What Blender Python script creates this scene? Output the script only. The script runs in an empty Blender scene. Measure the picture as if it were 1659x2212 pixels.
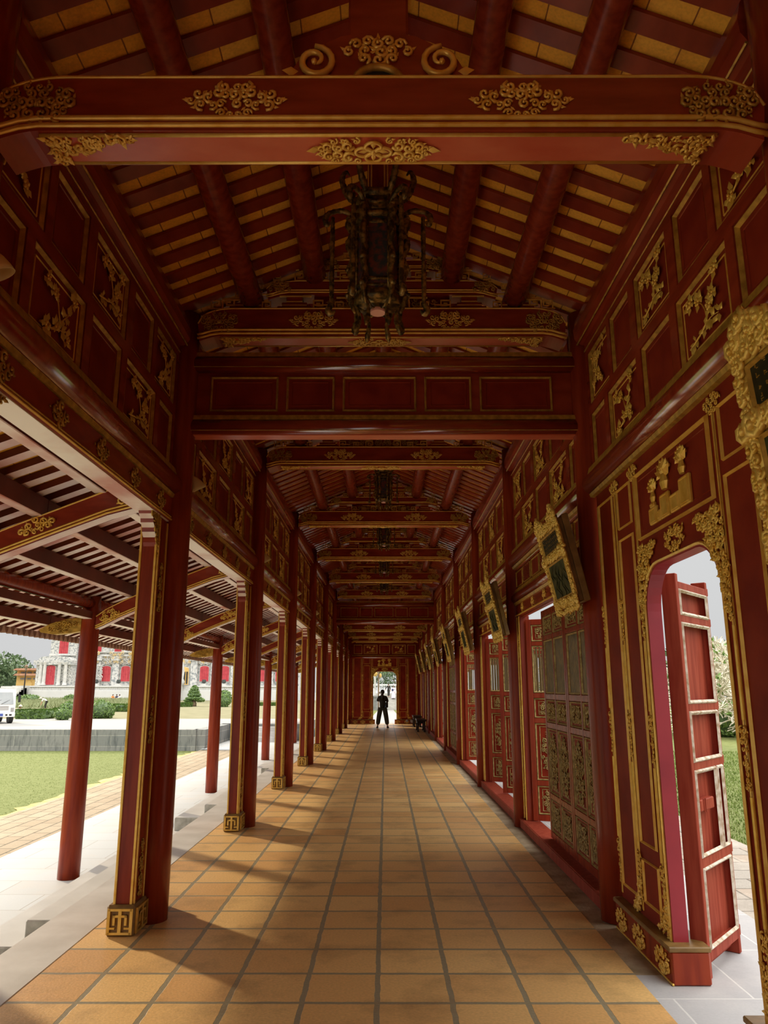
import bpy, bmesh, math, random
from math import sin, cos, pi, radians as R, sqrt, atan2, hypot
from mathutils import Vector, Matrix

scene = bpy.context.scene
COL = scene.collection
random.seed(7)
ORD = ['first', 'second', 'third', 'fourth', 'fifth', 'sixth', 'seventh', 'eighth', 'ninth', 'tenth', 'eleventh', 'twelfth']

# ------------------------------------------------------------------ materials
def new_mat(name):
    m = bpy.data.materials.new(name); m.use_nodes = True
    nt = m.node_tree; b = nt.nodes['Principled BSDF']
    return m, nt, b

def c4(c): return (c[0], c[1], c[2], 1)

def paint(name, col, col2=None, rough=.45, metal=0., scale=6., stretch=(1, 1, 1), bump=0., bscale=40., lo=.35, hi=.65, spec=.5, detail=5):
    """a colour mottled with noise, optional fine bump"""
    m, nt, b = new_mat(name); N = nt.nodes; L = nt.links
    geo = N.new('ShaderNodeNewGeometry')
    mp = N.new('ShaderNodeMapping'); mp.inputs['Scale'].default_value = stretch
    L.new(geo.outputs['Position'], mp.inputs['Vector'])
    nz = N.new('ShaderNodeTexNoise'); nz.inputs['Scale'].default_value = scale; nz.inputs['Detail'].default_value = detail
    L.new(mp.outputs[0], nz.inputs['Vector'])
    rp = N.new('ShaderNodeValToRGB'); rp.color_ramp.elements[0].position = lo; rp.color_ramp.elements[1].position = hi
    rp.color_ramp.elements[0].color = c4(col); rp.color_ramp.elements[1].color = c4(col2 or [min(1, c * 1.3) for c in col])
    L.new(nz.outputs['Fac'], rp.inputs[0]); L.new(rp.outputs[0], b.inputs['Base Color'])
    b.inputs['Roughness'].default_value = rough; b.inputs['Metallic'].default_value = metal
    b.inputs['Specular IOR Level'].default_value = spec
    if bump:
        n2 = N.new('ShaderNodeTexNoise'); n2.inputs['Scale'].default_value = bscale; n2.inputs['Detail'].default_value = 4
        L.new(geo.outputs['Position'], n2.inputs['Vector'])
        bp = N.new('ShaderNodeBump'); bp.inputs['Strength'].default_value = bump; bp.inputs['Distance'].default_value = .02
        L.new(n2.outputs['Fac'], bp.inputs['Height']); L.new(bp.outputs[0], b.inputs['Normal'])
    return m

def bricks(name, c1, c2, mortar, bw, rh, ms=.012, offset=0., off=(0, 0), rough=.7, swap=False, stain=None, stain_amt=.5, bump=.25, smooth=.1, nscale=1.3, axes='XY', fine=.25, spec=.3, sstretch=None):
    m, nt, b = new_mat(name); N = nt.nodes; L = nt.links
    geo = N.new('ShaderNodeNewGeometry')
    sx = N.new('ShaderNodeSeparateXYZ'); L.new(geo.outputs['Position'], sx.inputs[0])
    cx = N.new('ShaderNodeCombineXYZ'); L.new(sx.outputs[axes[0]], cx.inputs[0]); L.new(sx.outputs[axes[1]], cx.inputs[1])
    mp = N.new('ShaderNodeMapping'); mp.inputs['Location'].default_value = (off[0], off[1], 0)
    L.new(cx.outputs[0], mp.inputs['Vector'])
    # slight wobble of the joints
    nw = N.new('ShaderNodeTexNoise'); nw.inputs['Scale'].default_value = 7.; L.new(geo.outputs['Position'], nw.inputs['Vector'])
    vs = N.new('ShaderNodeVectorMath'); vs.operation = 'SCALE'; vs.inputs['Scale'].default_value = ms * 1.1
    va = N.new('ShaderNodeVectorMath'); va.operation = 'ADD'
    L.new(nw.outputs['Color'], vs.inputs[0]); L.new(vs.outputs[0], va.inputs[0]); L.new(mp.outputs[0], va.inputs[1])
    bt = N.new('ShaderNodeTexBrick'); bt.offset = offset; bt.squash = 1
    bt.inputs['Scale'].default_value = 1; bt.inputs['Brick Width'].default_value = bw; bt.inputs['Row Height'].default_value = rh
    bt.inputs['Mortar Size'].default_value = ms; bt.inputs['Mortar Smooth'].default_value = smooth; bt.inputs['Bias'].default_value = -.1
    bt.inputs['Color1'].default_value = c4(c1); bt.inputs['Color2'].default_value = c4(c2); bt.inputs['Mortar'].default_value = c4(mortar)
    L.new(va.outputs[0], bt.inputs['Vector'])
    last = bt.outputs['Color']
    if stain:
        nz = N.new('ShaderNodeTexNoise'); nz.inputs['Scale'].default_value = nscale; nz.inputs['Detail'].default_value = 7; nz.inputs['Roughness'].default_value = .65
        if sstretch:
            m2 = N.new('ShaderNodeMapping'); m2.inputs['Scale'].default_value = sstretch; L.new(geo.outputs['Position'], m2.inputs['Vector']); L.new(m2.outputs[0], nz.inputs['Vector'])
        else: L.new(geo.outputs['Position'], nz.inputs['Vector'])
        rp = N.new('ShaderNodeValToRGB'); rp.color_ramp.elements[0].position = .5; rp.color_ramp.elements[1].position = .72
        rp.color_ramp.elements[0].color = (0, 0, 0, 1); rp.color_ramp.elements[1].color = (stain_amt,) * 3 + (1,)
        L.new(nz.outputs['Fac'], rp.inputs[0])
        mx = N.new('ShaderNodeMix'); mx.data_type = 'RGBA'; mx.inputs['B'].default_value = c4(stain)
        L.new(rp.outputs[0], mx.inputs['Factor']); L.new(last, mx.inputs['A']); last = mx.outputs['Result']
    n3 = N.new('ShaderNodeTexNoise'); n3.inputs['Scale'].default_value = 60; n3.inputs['Detail'].default_value = 3
    L.new(geo.outputs['Position'], n3.inputs['Vector'])
    mr = N.new('ShaderNodeMapRange'); mr.inputs['To Min'].default_value = 1 - fine; mr.inputs['To Max'].default_value = 1 + fine
    L.new(n3.outputs['Fac'], mr.inputs['Value'])
    ml = N.new('ShaderNodeVectorMath'); ml.operation = 'SCALE'; L.new(last, ml.inputs[0]); L.new(mr.outputs[0], ml.inputs['Scale'])
    L.new(ml.outputs[0], b.inputs['Base Color'])
    b.inputs['Roughness'].default_value = rough; b.inputs['Specular IOR Level'].default_value = spec
    iv = N.new('ShaderNodeMath'); iv.operation = 'SUBTRACT'; iv.inputs[0].default_value = 1; L.new(bt.outputs['Fac'], iv.inputs[1])
    ad = N.new('ShaderNodeMath'); ad.operation = 'MULTIPLY_ADD'; L.new(n3.outputs['Fac'], ad.inputs[0]); ad.inputs[1].default_value = .15; L.new(iv.outputs[0], ad.inputs[2])
    bp = N.new('ShaderNodeBump'); bp.inputs['Strength'].default_value = bump; bp.inputs['Distance'].default_value = .02
    L.new(ad.outputs[0], bp.inputs['Height']); L.new(bp.outputs[0], b.inputs['Normal'])
    return m

M = {}
M['red'] = paint('red_lacquer', (.21, .023, .009), (.31, .043, .014), rough=.27, spec=.26, scale=3, stretch=(6, 6, .6), bump=.03, bscale=25)
M['red_gloss'] = paint('glossy_red_lacquer', (.24, .026, .010), (.34, .046, .016), rough=.16, scale=3, stretch=(1, 4, 4), spec=1.)
M['red_gloss'].node_tree.nodes['Principled BSDF'].inputs['IOR'].default_value = 1.9
M['red_panel'] = paint('red_panel_paint', (.20, .017, .008), (.28, .032, .012), rough=.55, spec=.12, scale=4, bump=.03, bscale=30)
M['red_beam'] = paint('red_beam_paint', (.23, .025, .010), (.33, .045, .017), rough=.25, spec=.4, scale=3, stretch=(1, 1, 4))
M['red_worn'] = paint('weathered_red_paint', (.25, .035, .018), (.35, .066, .036), rough=.6, spec=.15, scale=5, stretch=(5, 5, .5), bump=.05, bscale=18)
M['purple_red'] = paint('crimson_paint', (.26, .014, .026), (.34, .022, .034), rough=.4, scale=3)
M['veranda_wood'] = paint('shaded_red_veranda_wood', (.10, .014, .008), (.17, .028, .014), rough=.4, scale=2.6)  # for the side faces, their shade painted into the colour
M['veranda_pale'] = paint('faded_pink_bounce_lit', (.58, .19, .13), (.96, .86, .78), rough=.42, scale=1.1, stretch=(1, .8, 1), lo=.32, hi=.50)  # worn paint with light bounced up from the terrace painted in
M['red_soffit'] = paint('bounce_lit_red_underside', (.54, .085, .036), (.66, .16, .075), rough=.25, scale=2.2, stretch=(1, 2, 1))  # lighter than the beams, floor bounce painted into the colour
M['gold'] = paint('gilt', (.78, .44, .055), (.92, .62, .14), rough=.34, metal=.35, scale=14, lo=.3, hi=.6)
M['gold_dark'] = paint('dull_gilt', (.34, .19, .025), (.70, .42, .075), rough=.4, metal=.35, scale=18, lo=.3, hi=.7)
M['gold_pale'] = paint('pale_gilt', (.70, .44, .07), (.90, .64, .17), rough=.38, metal=.35, scale=16, lo=.3, hi=.6)
M['bone_trim'] = paint('worn_pale_trim', (.42, .30, .18), (.72, .66, .55), rough=.6, scale=22, stretch=(1, 1, 1), lo=.35, hi=.6)
M['door_gilt'] = paint('aged_door_gilt', (.22, .15, .045), (.52, .39, .15), rough=.5, metal=.3, scale=25, lo=.3, hi=.65)
M['door_slat'] = paint('dark_olive_slat', (.085, .055, .016), (.15, .09, .025), rough=.5, scale=10)
M['plaque_dark'] = paint('dark_plaque_lacquer', (.016, .013, .006), (.04, .032, .012), rough=.7, spec=.15, scale=12)
M['plaque_green'] = paint('dark_green_plaque_field', (.028, .029, .009), (.085, .080, .024), rough=.7, spec=.15, scale=14)
M['plaque_side'] = paint('brown_gilt_board', (.16, .085, .02), (.26, .15, .04), rough=.5, scale=12)
M['tile_roof'] = bricks('orange_roof_tile', (.95, .45, .035), (.98, .56, .08), (.30, .10, .015), .23, 400, ms=.004, offset=0, off=(.03, 200), rough=.6, stain=(.35, .12, .02), stain_amt=.5, bump=.15, nscale=3)
M['floor_tile'] = bricks('terracotta_floor_tile', (.80, .52, .205), (.65, .36, .13), (.30, .26, .165), .412, .4355, ms=.016, off=(.449 + .412 * 10, -4.64 + .4355 * 20), rough=.44, stain=(.24, .14, .06), stain_amt=.6, bump=.5, nscale=1.7, spec=.5)
M['cement'] = paint('stained_cement', (.27, .205, .12), (.47, .38, .25), rough=.85, scale=5, bump=.3, bscale=30)
M['white_stone'] = paint('pale_stone', (.50, .49, .465), (.64, .64, .62), rough=.55, scale=2.2, bump=.05, bscale=20)
M['terrace'] = bricks('pale_terrace_slab', (.51, .535, .54), (.475, .48, .465), (.33, .31, .275), 1.1, .62, ms=.006, offset=.5, rough=.55, stain=(.60, .50, .40), stain_amt=.4, bump=.08, nscale=.8, fine=.08)
M['step_stone'] = paint('grey_step_stone', (.30, .29, .24), (.50, .48, .42), rough=.8, scale=9, bump=.25, bscale=30)
M['step_top'] = paint('pale_step_stone', (.48, .475, .45), (.57, .565, .54), rough=.55, scale=2, bump=.04)
M['paver'] = bricks('courtyard_brick', (.36, .29, .20), (.30, .235, .155), (.085, .07, .045), .62, .29, ms=.012, offset=.5, axes='YX', rough=.85, stain=(.44, .37, .27), stain_amt=.5, bump=.3, nscale=1.2)
M['grey_slab'] = bricks('grey_slab', (.40, .40, .41), (.50, .50, .50), (.62, .62, .60), .9, .8, ms=.006, offset=.5, off=(.2, .1), rough=.6, stain=(.58, .57, .55), stain_amt=.5, bump=.06, nscale=1.5, fine=.08)
M['side_paver'] = bricks('pale_paving_brick', (.36, .34, .30), (.38, .30, .23), (.14, .125, .10), .55, .34, ms=.010, offset=.5, rough=.8, stain=(.66, .60, .52), stain_amt=.5, bump=.2, nscale=1.5)
M['stone_wall'] = bricks('old_grey_stone', (.21, .22, .215), (.30, .30, .285), (.36, .36, .33), 1.25, .40, ms=.015, offset=.5, off=(0, .52), rough=.9, stain=(.07, .08, .085), stain_amt=.9, bump=.6, nscale=4.5, axes='XZ', sstretch=(1.6, 1, .3))
M['grass'] = paint('lawn_grass', (.13, .155, .05), (.18, .205, .08), rough=.95, scale=9, bump=.7, bscale=30, detail=9, spec=.1)
M['dry_grass'] = paint('yellowed_lawn', (.185, .178, .105), (.235, .22, .135), rough=.95, scale=1.2, bump=.4, bscale=10, detail=8, spec=.1)
M['dry_edge'] = paint('dry_grass_edge', (.50, .34, .12), (.60, .46, .22), rough=.95, scale=6, bump=.6, bscale=30, spec=.1)
M['upper_path'] = paint('pale_path_paving', (.25, .26, .262), (.30, .28, .25), rough=.8, scale=.6)
M['leaf'] = paint('garden_leaf', (.09, .17, .035), (.20, .32, .08), rough=.6, scale=6)
M['leaf_dark'] = paint('dark_leaf', (.06, .11, .045), (.13, .20, .08), rough=.6, scale=4)
M['weed'] = paint('grey_green_weed', (.20, .24, .11), (.34, .37, .20), rough=.9, scale=3)
M['bronze'] = paint('dark_bronze', (.035, .045, .045), (.07, .08, .075), rough=.5, scale=6)
M['bark_pale'] = paint('pale_bark', (.52, .48, .38), (.72, .68, .58), rough=.8, scale=8)
M['bark'] = paint('brown_bark', (.16, .11, .07), (.30, .22, .14), rough=.9, scale=9, bump=.4)
M['stump'] = paint('orange_brown_stump', (.42, .27, .15), (.60, .44, .28), rough=.9, scale=6, stretch=(4, 4, .6), bump=.5)
M['palace_wall'] = paint('grey_white_stucco_relief', (.24, .265, .275), (.60, .595, .565), rough=.8, scale=4.5, bump=.8, bscale=3.0, lo=.36, hi=.56, detail=9)
M['palace_yellow'] = paint('yellow_grey_stucco', (.46, .44, .37), (.72, .50, .18), rough=.8, scale=1.6, bump=.8, bscale=4, lo=.42, hi=.6, detail=8)
M['palace_trim'] = paint('pale_stucco', (.50, .505, .49), (.64, .63, .59), rough=.8, scale=3, bump=.5, bscale=5)
M['shutter'] = paint('pinkish_red_shutter', (.42, .035, .048), (.52, .06, .072), rough=.6, scale=3)
M['ochre'] = paint('ochre_wall', (.62, .38, .10), (.74, .50, .18), rough=.8, scale=1.5)
M['roof_red'] = paint('brownish_roof', (.42, .20, .12), (.56, .30, .18), rough=.8, scale=3)
M['eave_brown'] = paint('brown_eave_tile', (.16, .07, .042), (.26, .12, .07), rough=.7, scale=5)
M['whitewash'] = paint('whitewash', (.64, .645, .64), (.70, .70, .69), rough=.7, scale=1)
M['truck_white'] = paint('truck_white_paint', (.72, .74, .75), (.78, .80, .81), rough=.25, scale=1)
M['glass_dark'] = paint('tinted_glass', (.30, .33, .35), (.42, .45, .47), rough=.12, scale=1)
M['black'] = paint('black_rubber', (.012, .012, .012), (.02, .02, .02), rough=.5, scale=5)
M['plate_blue'] = paint('blue_plate', (.05, .09, .35), (.07, .12, .42), rough=.4, scale=2)
M['grey_metal'] = paint('grey_metal', (.35, .36, .37), (.45, .46, .47), rough=.4, metal=.5, scale=4)
M['cream'] = paint('cream_enamel', (.78, .64, .30), (.88, .76, .42), rough=.35, scale=5)
M['pink_disc'] = paint('pale_pink_glass', (.85, .42, .30), (.90, .50, .36), rough=.3, scale=5)
M['lantern_glass'] = paint('painted_lantern_glass', (.03, .06, .07), (.22, .06, .045), rough=.3, scale=30, lo=.4, hi=.62)
M['lantern_dark'] = paint('dark_gilt_lantern_wood', (.06, .042, .012), (.50, .32, .07), rough=.4, metal=.5, scale=30, lo=.4, hi=.7)
M['skin'] = paint('skin', (.55, .30, .20), (.60, .34, .23), rough=.5, scale=4)
M['hair'] = paint('dark_hair', (.012, .008, .006), (.03, .018, .012), rough=.4, scale=20)
M['cloth_dark'] = paint('charcoal_cloth', (.022, .019, .017), (.04, .035, .03), rough=.85, scale=14)
M['cloth_olive'] = paint('dark_olive_cloth', (.040, .038, .024), (.065, .06, .04), rough=.85, scale=14)
M['cloth_white'] = paint('white_cloth', (.74, .74, .75), (.80, .80, .80), rough=.85, scale=5)
M['cloth_lilac'] = paint('pale_lilac_cloth', (.74, .66, .76), (.82, .77, .84), rough=.85, scale=4)
M['cloth_blue'] = paint('blue_denim', (.10, .17, .30), (.16, .24, .40), rough=.85, scale=8)
M['cloth_navy'] = paint('navy_cloth', (.02, .03, .09), (.03, .045, .13), rough=.85, scale=8)
M['cloth_orange'] = paint('orange_cloth', (.80, .24, .05), (.85, .30, .08), rough=.85, scale=8)
M['straw'] = paint('straw', (.72, .58, .34), (.80, .68, .46), rough=.9, scale=9)
M['bench_wood'] = paint('black_brown_bench_wood', (.018, .010, .007), (.035, .02, .014), rough=.4, scale=6)

# ------------------------------------------------------------------ mesh building
class MB:
    def __init__(s): s.v = []; s.f = []
    def add(s, vs, fs):
        n = len(s.v); s.v += [tuple(v) for v in vs]; s.f += [tuple(i + n for i in f) for f in fs]; return s
    def box(s, x0, x1, y0, y1, z0, z1):
        return s.add([(x0, y0, z0), (x1, y0, z0), (x1, y1, z0), (x0, y1, z0), (x0, y0, z1), (x1, y0, z1), (x1, y1, z1), (x0, y1, z1)],
                     [(0, 3, 2, 1), (4, 5, 6, 7), (0, 1, 5, 4), (1, 2, 6, 5), (2, 3, 7, 6), (3, 0, 4, 7)])
    def cbox(s, x0, x1, y0, y1, z0, z1, c=.008):
        """box with all edges chamfered"""
        b = bmesh.new(); bmesh.ops.create_cube(b, size=1)
        for v in b.verts: v.co = ((x0 + x1) / 2 + v.co.x * (x1 - x0), (y0 + y1) / 2 + v.co.y * (y1 - y0), (z0 + z1) / 2 + v.co.z * (z1 - z0))
        bmesh.ops.bevel(b, geom=list(b.edges), offset=c, segments=1, affect='EDGES', profile=.5)
        b.verts.index_update()
        s.add([v.co[:] for v in b.verts], [[v.index for v in f.verts] for f in b.faces]); b.free(); return s
    def prism(s, poly, a, b, axis='y'):
        """poly of 2D points: axis y -> (x,z); axis x -> (y,z); axis z -> (x,y)"""
        def P(p, t): return (p[0], t, p[1]) if axis == 'y' else ((t, p[0], p[1]) if axis == 'x' else (p[0], p[1], t))
        n = len(poly)
        vs = [P(p, a) for p in poly] + [P(p, b) for p in poly]
        fs = [tuple(range(n)), tuple(range(2 * n - 1, n - 1, -1))] + [(i, i + n, (i + 1) % n + n, (i + 1) % n) for i in range(n)]
        return s.add(vs, fs)
    def tube(s, pts, r, n=6, cap=True, sq=1.):
        pts = [Vector(p) for p in pts]; m = len(pts)
        rr = [r] * m if not isinstance(r, (list, tuple)) else r
        vs = []; prev = None
        for i, p in enumerate(pts):
            t = (pts[min(i + 1, m - 1)] - pts[max(i - 1, 0)])
            t = t.normalized() if t.length > 1e-9 else Vector((0, 0, 1))
            if prev is None:
                ref = Vector((0, 1, 0)) if abs(t.y) < .9 else Vector((1, 0, 0)); a = t.cross(ref).normalized()
            else:
                a = prev - t * prev.dot(t); a = a.normalized() if a.length > 1e-6 else t.orthogonal().normalized()
            prev = a; b = t.cross(a)
            for k in range(n):
                w = 2 * pi * k / n + pi / n
                vs.append(p + a * (rr[i] * cos(w)) + b * (rr[i] * sin(w) * sq))
        fs = [(i * n + k, i * n + (k + 1) % n, (i + 1) * n + (k + 1) % n, (i + 1) * n + k) for i in range(m - 1) for k in range(n)]
        if cap: fs += [tuple(range(n - 1, -1, -1)), tuple(range((m - 1) * n, m * n))]
        return s.add(vs, fs)
    def lathe(s, prof, n=16, x=0, y=0, z=0):
        vs = []; m = len(prof)
        for r, h in prof:
            for k in range(n): vs.append((x + r * cos(2 * pi * k / n), y + r * sin(2 * pi * k / n), z + h))
        fs = [(i * n + k, i * n + (k + 1) % n, (i + 1) * n + (k + 1) % n, (i + 1) * n + k) for i in range(m - 1) for k in range(n)]
        fs += [tuple(range(n - 1, -1, -1)), tuple(range((m - 1) * n, m * n))]
        return s.add(vs, fs)
    def ball(s, c, r, n=8, m=6):
        rx, ry, rz = r if isinstance(r, (tuple, list)) else (r, r, r)
        vs = [(c[0], c[1], c[2] - rz)]
        for i in range(1, m):
            t = pi * i / m
            for k in range(n): vs.append((c[0] + rx * sin(t) * cos(2 * pi * k / n), c[1] + ry * sin(t) * sin(2 * pi * k / n), c[2] - rz * cos(t)))
        vs.append((c[0], c[1], c[2] + rz)); e = len(vs) - 1
        fs = [(0, 1 + (k + 1) % n, 1 + k) for k in range(n)]
        fs += [(1 + i * n + k, 1 + i * n + (k + 1) % n, 1 + (i + 1) * n + (k + 1) % n, 1 + (i + 1) * n + k) for i in range(m - 2) for k in range(n)]
        fs += [(e, 1 + (m - 2) * n + k, 1 + (m - 2) * n + (k + 1) % n) for k in range(n)]
        return s.add(vs, fs)
    def frame(s, x0, x1, z0, z1, w, y, d):
        """mitred picture-frame moulding with a ridge, lying on plane y, proud by d towards -y"""
        for (ax, az, bx, bz, ix, iz) in ((x0, z0, x1, z0, 0, 1), (x1, z0, x1, z1, -1, 0), (x1, z1, x0, z1, 0, -1), (x0, z1, x0, z0, 1, 0)):
            tx, tz = (1 if bx > ax else -1 if bx < ax else 0), (1 if bz > az else -1 if bz < az else 0)
            def pt(x, z, o, along, yy): return (x + ix * o + tx * along, yy, z + iz * o + tz * along)
            vs = []
            for (x, z, sg) in ((ax, az, 1), (bx, bz, -1)):
                vs += [pt(x, z, 0, 0, y), pt(x, z, w * .36, sg * w * .36, y - d), pt(x, z, w * .5, sg * w * .5, y - d), pt(x, z, w, sg * w, y)]
            s.add(vs, [(0, 1, 5, 4), (1, 2, 6, 5), (2, 3, 7, 6)])
        return s
    def xf(s, mat):
        s.v = [tuple(mat @ Vector(v)) for v in s.v]; return s
    def join(s, o, dx=0, dy=0, dz=0, sx=1, sy=1, sz=1):
        flip = sx * sy * sz < 0
        return s.add([(v[0] * sx + dx, v[1] * sy + dy, v[2] * sz + dz) for v in o.v], [f[::-1] if flip else f for f in o.f])

def mesh_of(mb, name, mat, smooth=False, under=None):
    me = bpy.data.meshes.new(name); me.from_pydata(mb.v, [], mb.f); me.materials.append(M[mat] if isinstance(mat, str) else mat)
    if smooth:
        me.polygons.foreach_set('use_smooth', [True] * len(me.polygons))
    if under:      # paler colour on faces looking down: worn paint plus bounced light painted in
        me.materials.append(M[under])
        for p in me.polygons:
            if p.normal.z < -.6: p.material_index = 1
    me.update(); return me

def obj(name, mb, mat=None, parent=None, smooth=False, loc=None, rot=None):
    me = mb if isinstance(mb, bpy.types.Mesh) else mesh_of(mb, name, mat, smooth)
    o = bpy.data.objects.new(name, me); COL.objects.link(o)
    if parent is not None: o.parent = parent
    if loc: o.location = loc
    if rot: o.rotation_euler = rot
    return o

def tag(o, label, cat, group=None):
    o['label'] = label; o['category'] = cat
    if group: o['group'] = group
    return o

def thing(name, loc=(0, 0, 0), rz=0, label=None, cat=None, group=None):
    o = bpy.data.objects.new(name, None); COL.objects.link(o); o.location = loc; o.rotation_euler = (0, 0, rz); o.empty_display_size = .1
    if label: tag(o, label, cat, group)
    return o

def struct(name, mb, mat, smooth=False):
    o = obj(name, mb, mat, None, smooth); o['kind'] = 'structure'; return o

def copy_tree(o, parent=None):
    c = o.copy(); COL.objects.link(c)
    if parent is not None: c.parent = parent
    for ch in o.children: copy_tree(ch, c)
    return c

def dup(root, loc, rz=None, label=None, group=None):
    c = copy_tree(root); c.location = loc
    if rz is not None: c.rotation_euler = (root.rotation_euler[0], root.rotation_euler[1], rz)
    if label: c['label'] = label
    if group: c['group'] = group
    return c

# ------------------------------------------------------------------ carved ornament
def scroll(mb, cx, cz, rad, turns=1.15, d=1, a0=0., y=0., t=.2, n=9, k=5, tail=1):
    pts = []; rr = []
    for i in range(n + 1):
        u = i / n; a = a0 + d * 2 * pi * turns * u; q = rad * (1 - .78 * u)
        pts.append((cx + q * cos(a), y - rad * .25 * (.4 + u), cz + q * sin(a))); rr.append(rad * t * (.45 + .75 * sin(pi * min(1, .25 + u * .75))))
    mb.tube(pts, rr, k)
    mb.ball((pts[-1][0], pts[-1][1] - rad * .08, pts[-1][2]), rad * t * 1.1, 5, 4)

def leaf(mb, x, z, ang, ln, wd, y, h=None):
    h = h or ln * .22; c, s_ = cos(ang), sin(ang)
    def P(u, v, w): return (x + c * u - s_ * v, y - w, z + s_ * u + c * v)
    mb.add([P(0, 0, 0), P(ln * .45, wd / 2, 0), P(ln, 0, h * .5), P(ln * .45, -wd / 2, 0), P(ln * .45, 0, h)], [(0, 4, 1), (1, 4, 2), (2, 4, 3), (3, 4, 0)])

def clump(seed, w, h, shape='lens', size=None, fill=1.0, y=0.):
    """dense gilded scrollwork inside an outline, facing -y, mirrored left/right"""
    rd = random.Random(seed); mb = MB(); size = size or min(w, h) * .17; out = []
    def inside(x, z):
        a, b = abs(x) / (w / 2), z / (h / 2)
        if shape == 'lens': return a + abs(b) ** 1.5 * .75 < .93
        if shape == 'oval': return a * a + b * b < .9
        if shape == 'rect': return a < .94 and abs(b) < .9
        if shape == 'corner': return False
        return True
    tries = 0; target = int(fill * w * h / (size * size * 4.2)) + 2
    while len(out) < target and tries < 900:
        tries += 1; x = rd.uniform(0, w / 2); z = rd.uniform(-h / 2, h / 2)
        if not inside(x + size * .3, z + math.copysign(size * .3, z)): continue
        if any(hypot(x - p[0], z - p[1]) < size * 1.35 for p in out): continue
        out.append((x, z))
    for (x, z) in out:
        r = size * rd.uniform(.75, 1.15); d = rd.choice((1, -1)); a0 = rd.uniform(0, 6.28); l = rd.uniform(.8, 1.5); an = rd.uniform(0, 6.28)
        for sg in ((1, -1) if x > size * .5 else (1,)):
            scroll(mb, sg * x, z, r, 1.15, d * sg, a0 if sg > 0 else pi - a0, y, .26)
            aa = an if sg > 0 else pi - an
            leaf(mb, sg * x + r * .6 * cos(aa), z + r * .6 * sin(aa), aa, r * l, r * .6, y)
    # tips
    if shape == 'lens':
        for sg in (1, -1): leaf(mb, sg * w * .40, 0, 0 if sg > 0 else pi, w * .1, h * .16, y, h * .06)
    return mb

def medallion():
    """lozenge of scrolls round a four-petalled flower"""
    mb = MB()
    for k in range(4):
        a = pi / 2 * k; cx, cz = .042 * cos(a), .032 * sin(a)
        mb.tube([(cx + .034 * cos(2 * pi * i / 14), -.012, cz + .026 * sin(2 * pi * i / 14)) for i in range(15)], .008, 5, False)
        leaf(mb, cx * .4, cz * .4, a, .05, .022, -.008)
    mb.ball((0, -.014, 0), (.014, .012, .014), 8, 5)
    for sx in (1, -1):
        for sz in (1, -1):
            for x, z, r, a0, d in ((.105, .036, .030, 3.6, 1), (.148, .022, .026, 1.0, -1), (.190, .030, .026, 4.2, 1), (.115, .058, .018, .5, -1), (.165, .056, .018, 2.2, 1), (.222, .014, .020, 5., -1), (.07, .060, .018, 1.5, 1)):
                scroll(mb, sx * x, sz * z, r, 1.15, d * sx * sz, (a0 if sx > 0 else pi - a0) * sz, -.002, .27, 10, 5)
                aa = atan2(sz * .5, sx); leaf(mb, sx * x, sz * z, aa, r * 1.5, r * .7, -.004)
        leaf(mb, sx * .225, 0, 0 if sx > 0 else pi, .06, .04, -.002)
    return mb

def smooth_path(p, n=4):
    """Catmull-Rom points through p"""
    p = [Vector(q) for q in p]; out = []
    for i in range(len(p) - 1):
        a, b, c, d = p[max(i - 1, 0)], p[i], p[i + 1], p[min(i + 2, len(p) - 1)]
        for k in range(n):
            t = k / n; out.append(.5 * ((2 * b) + (c - a) * t + (2 * a - 5 * b + 4 * c - d) * t * t + (3 * b - a - 3 * c + d) * t ** 3))
    out.append(p[-1]); return out

def spandrel(seed, w, h, sx=1):
    """corner-filling carving: dense at (0,0), thinning out along +x and -z"""
    rd = random.Random(seed); mb = MB(); size = .028; out = []
    for _ in range(2600):
        x = rd.uniform(0, w); z = -rd.uniform(0, h)
        if (x / w) ** .75 + (-z / h) ** .75 > 1: continue
        if any(hypot(x - p[0], z - p[1]) < size * 1.25 for p in out): continue
        out.append((x, z))
    for x, z in out:
        r = size * rd.uniform(.7, 1.1); scroll(mb, sx * x, z, r, 1.1, rd.choice((1, -1)), rd.uniform(0, 6), 0, .28, 7, 4)
        
        for _k in range(2): leaf(mb, sx * x, z, rd.uniform(0, 6.28), r * 1.7, r * .8, -.005, r * .5)
    return mb

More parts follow.
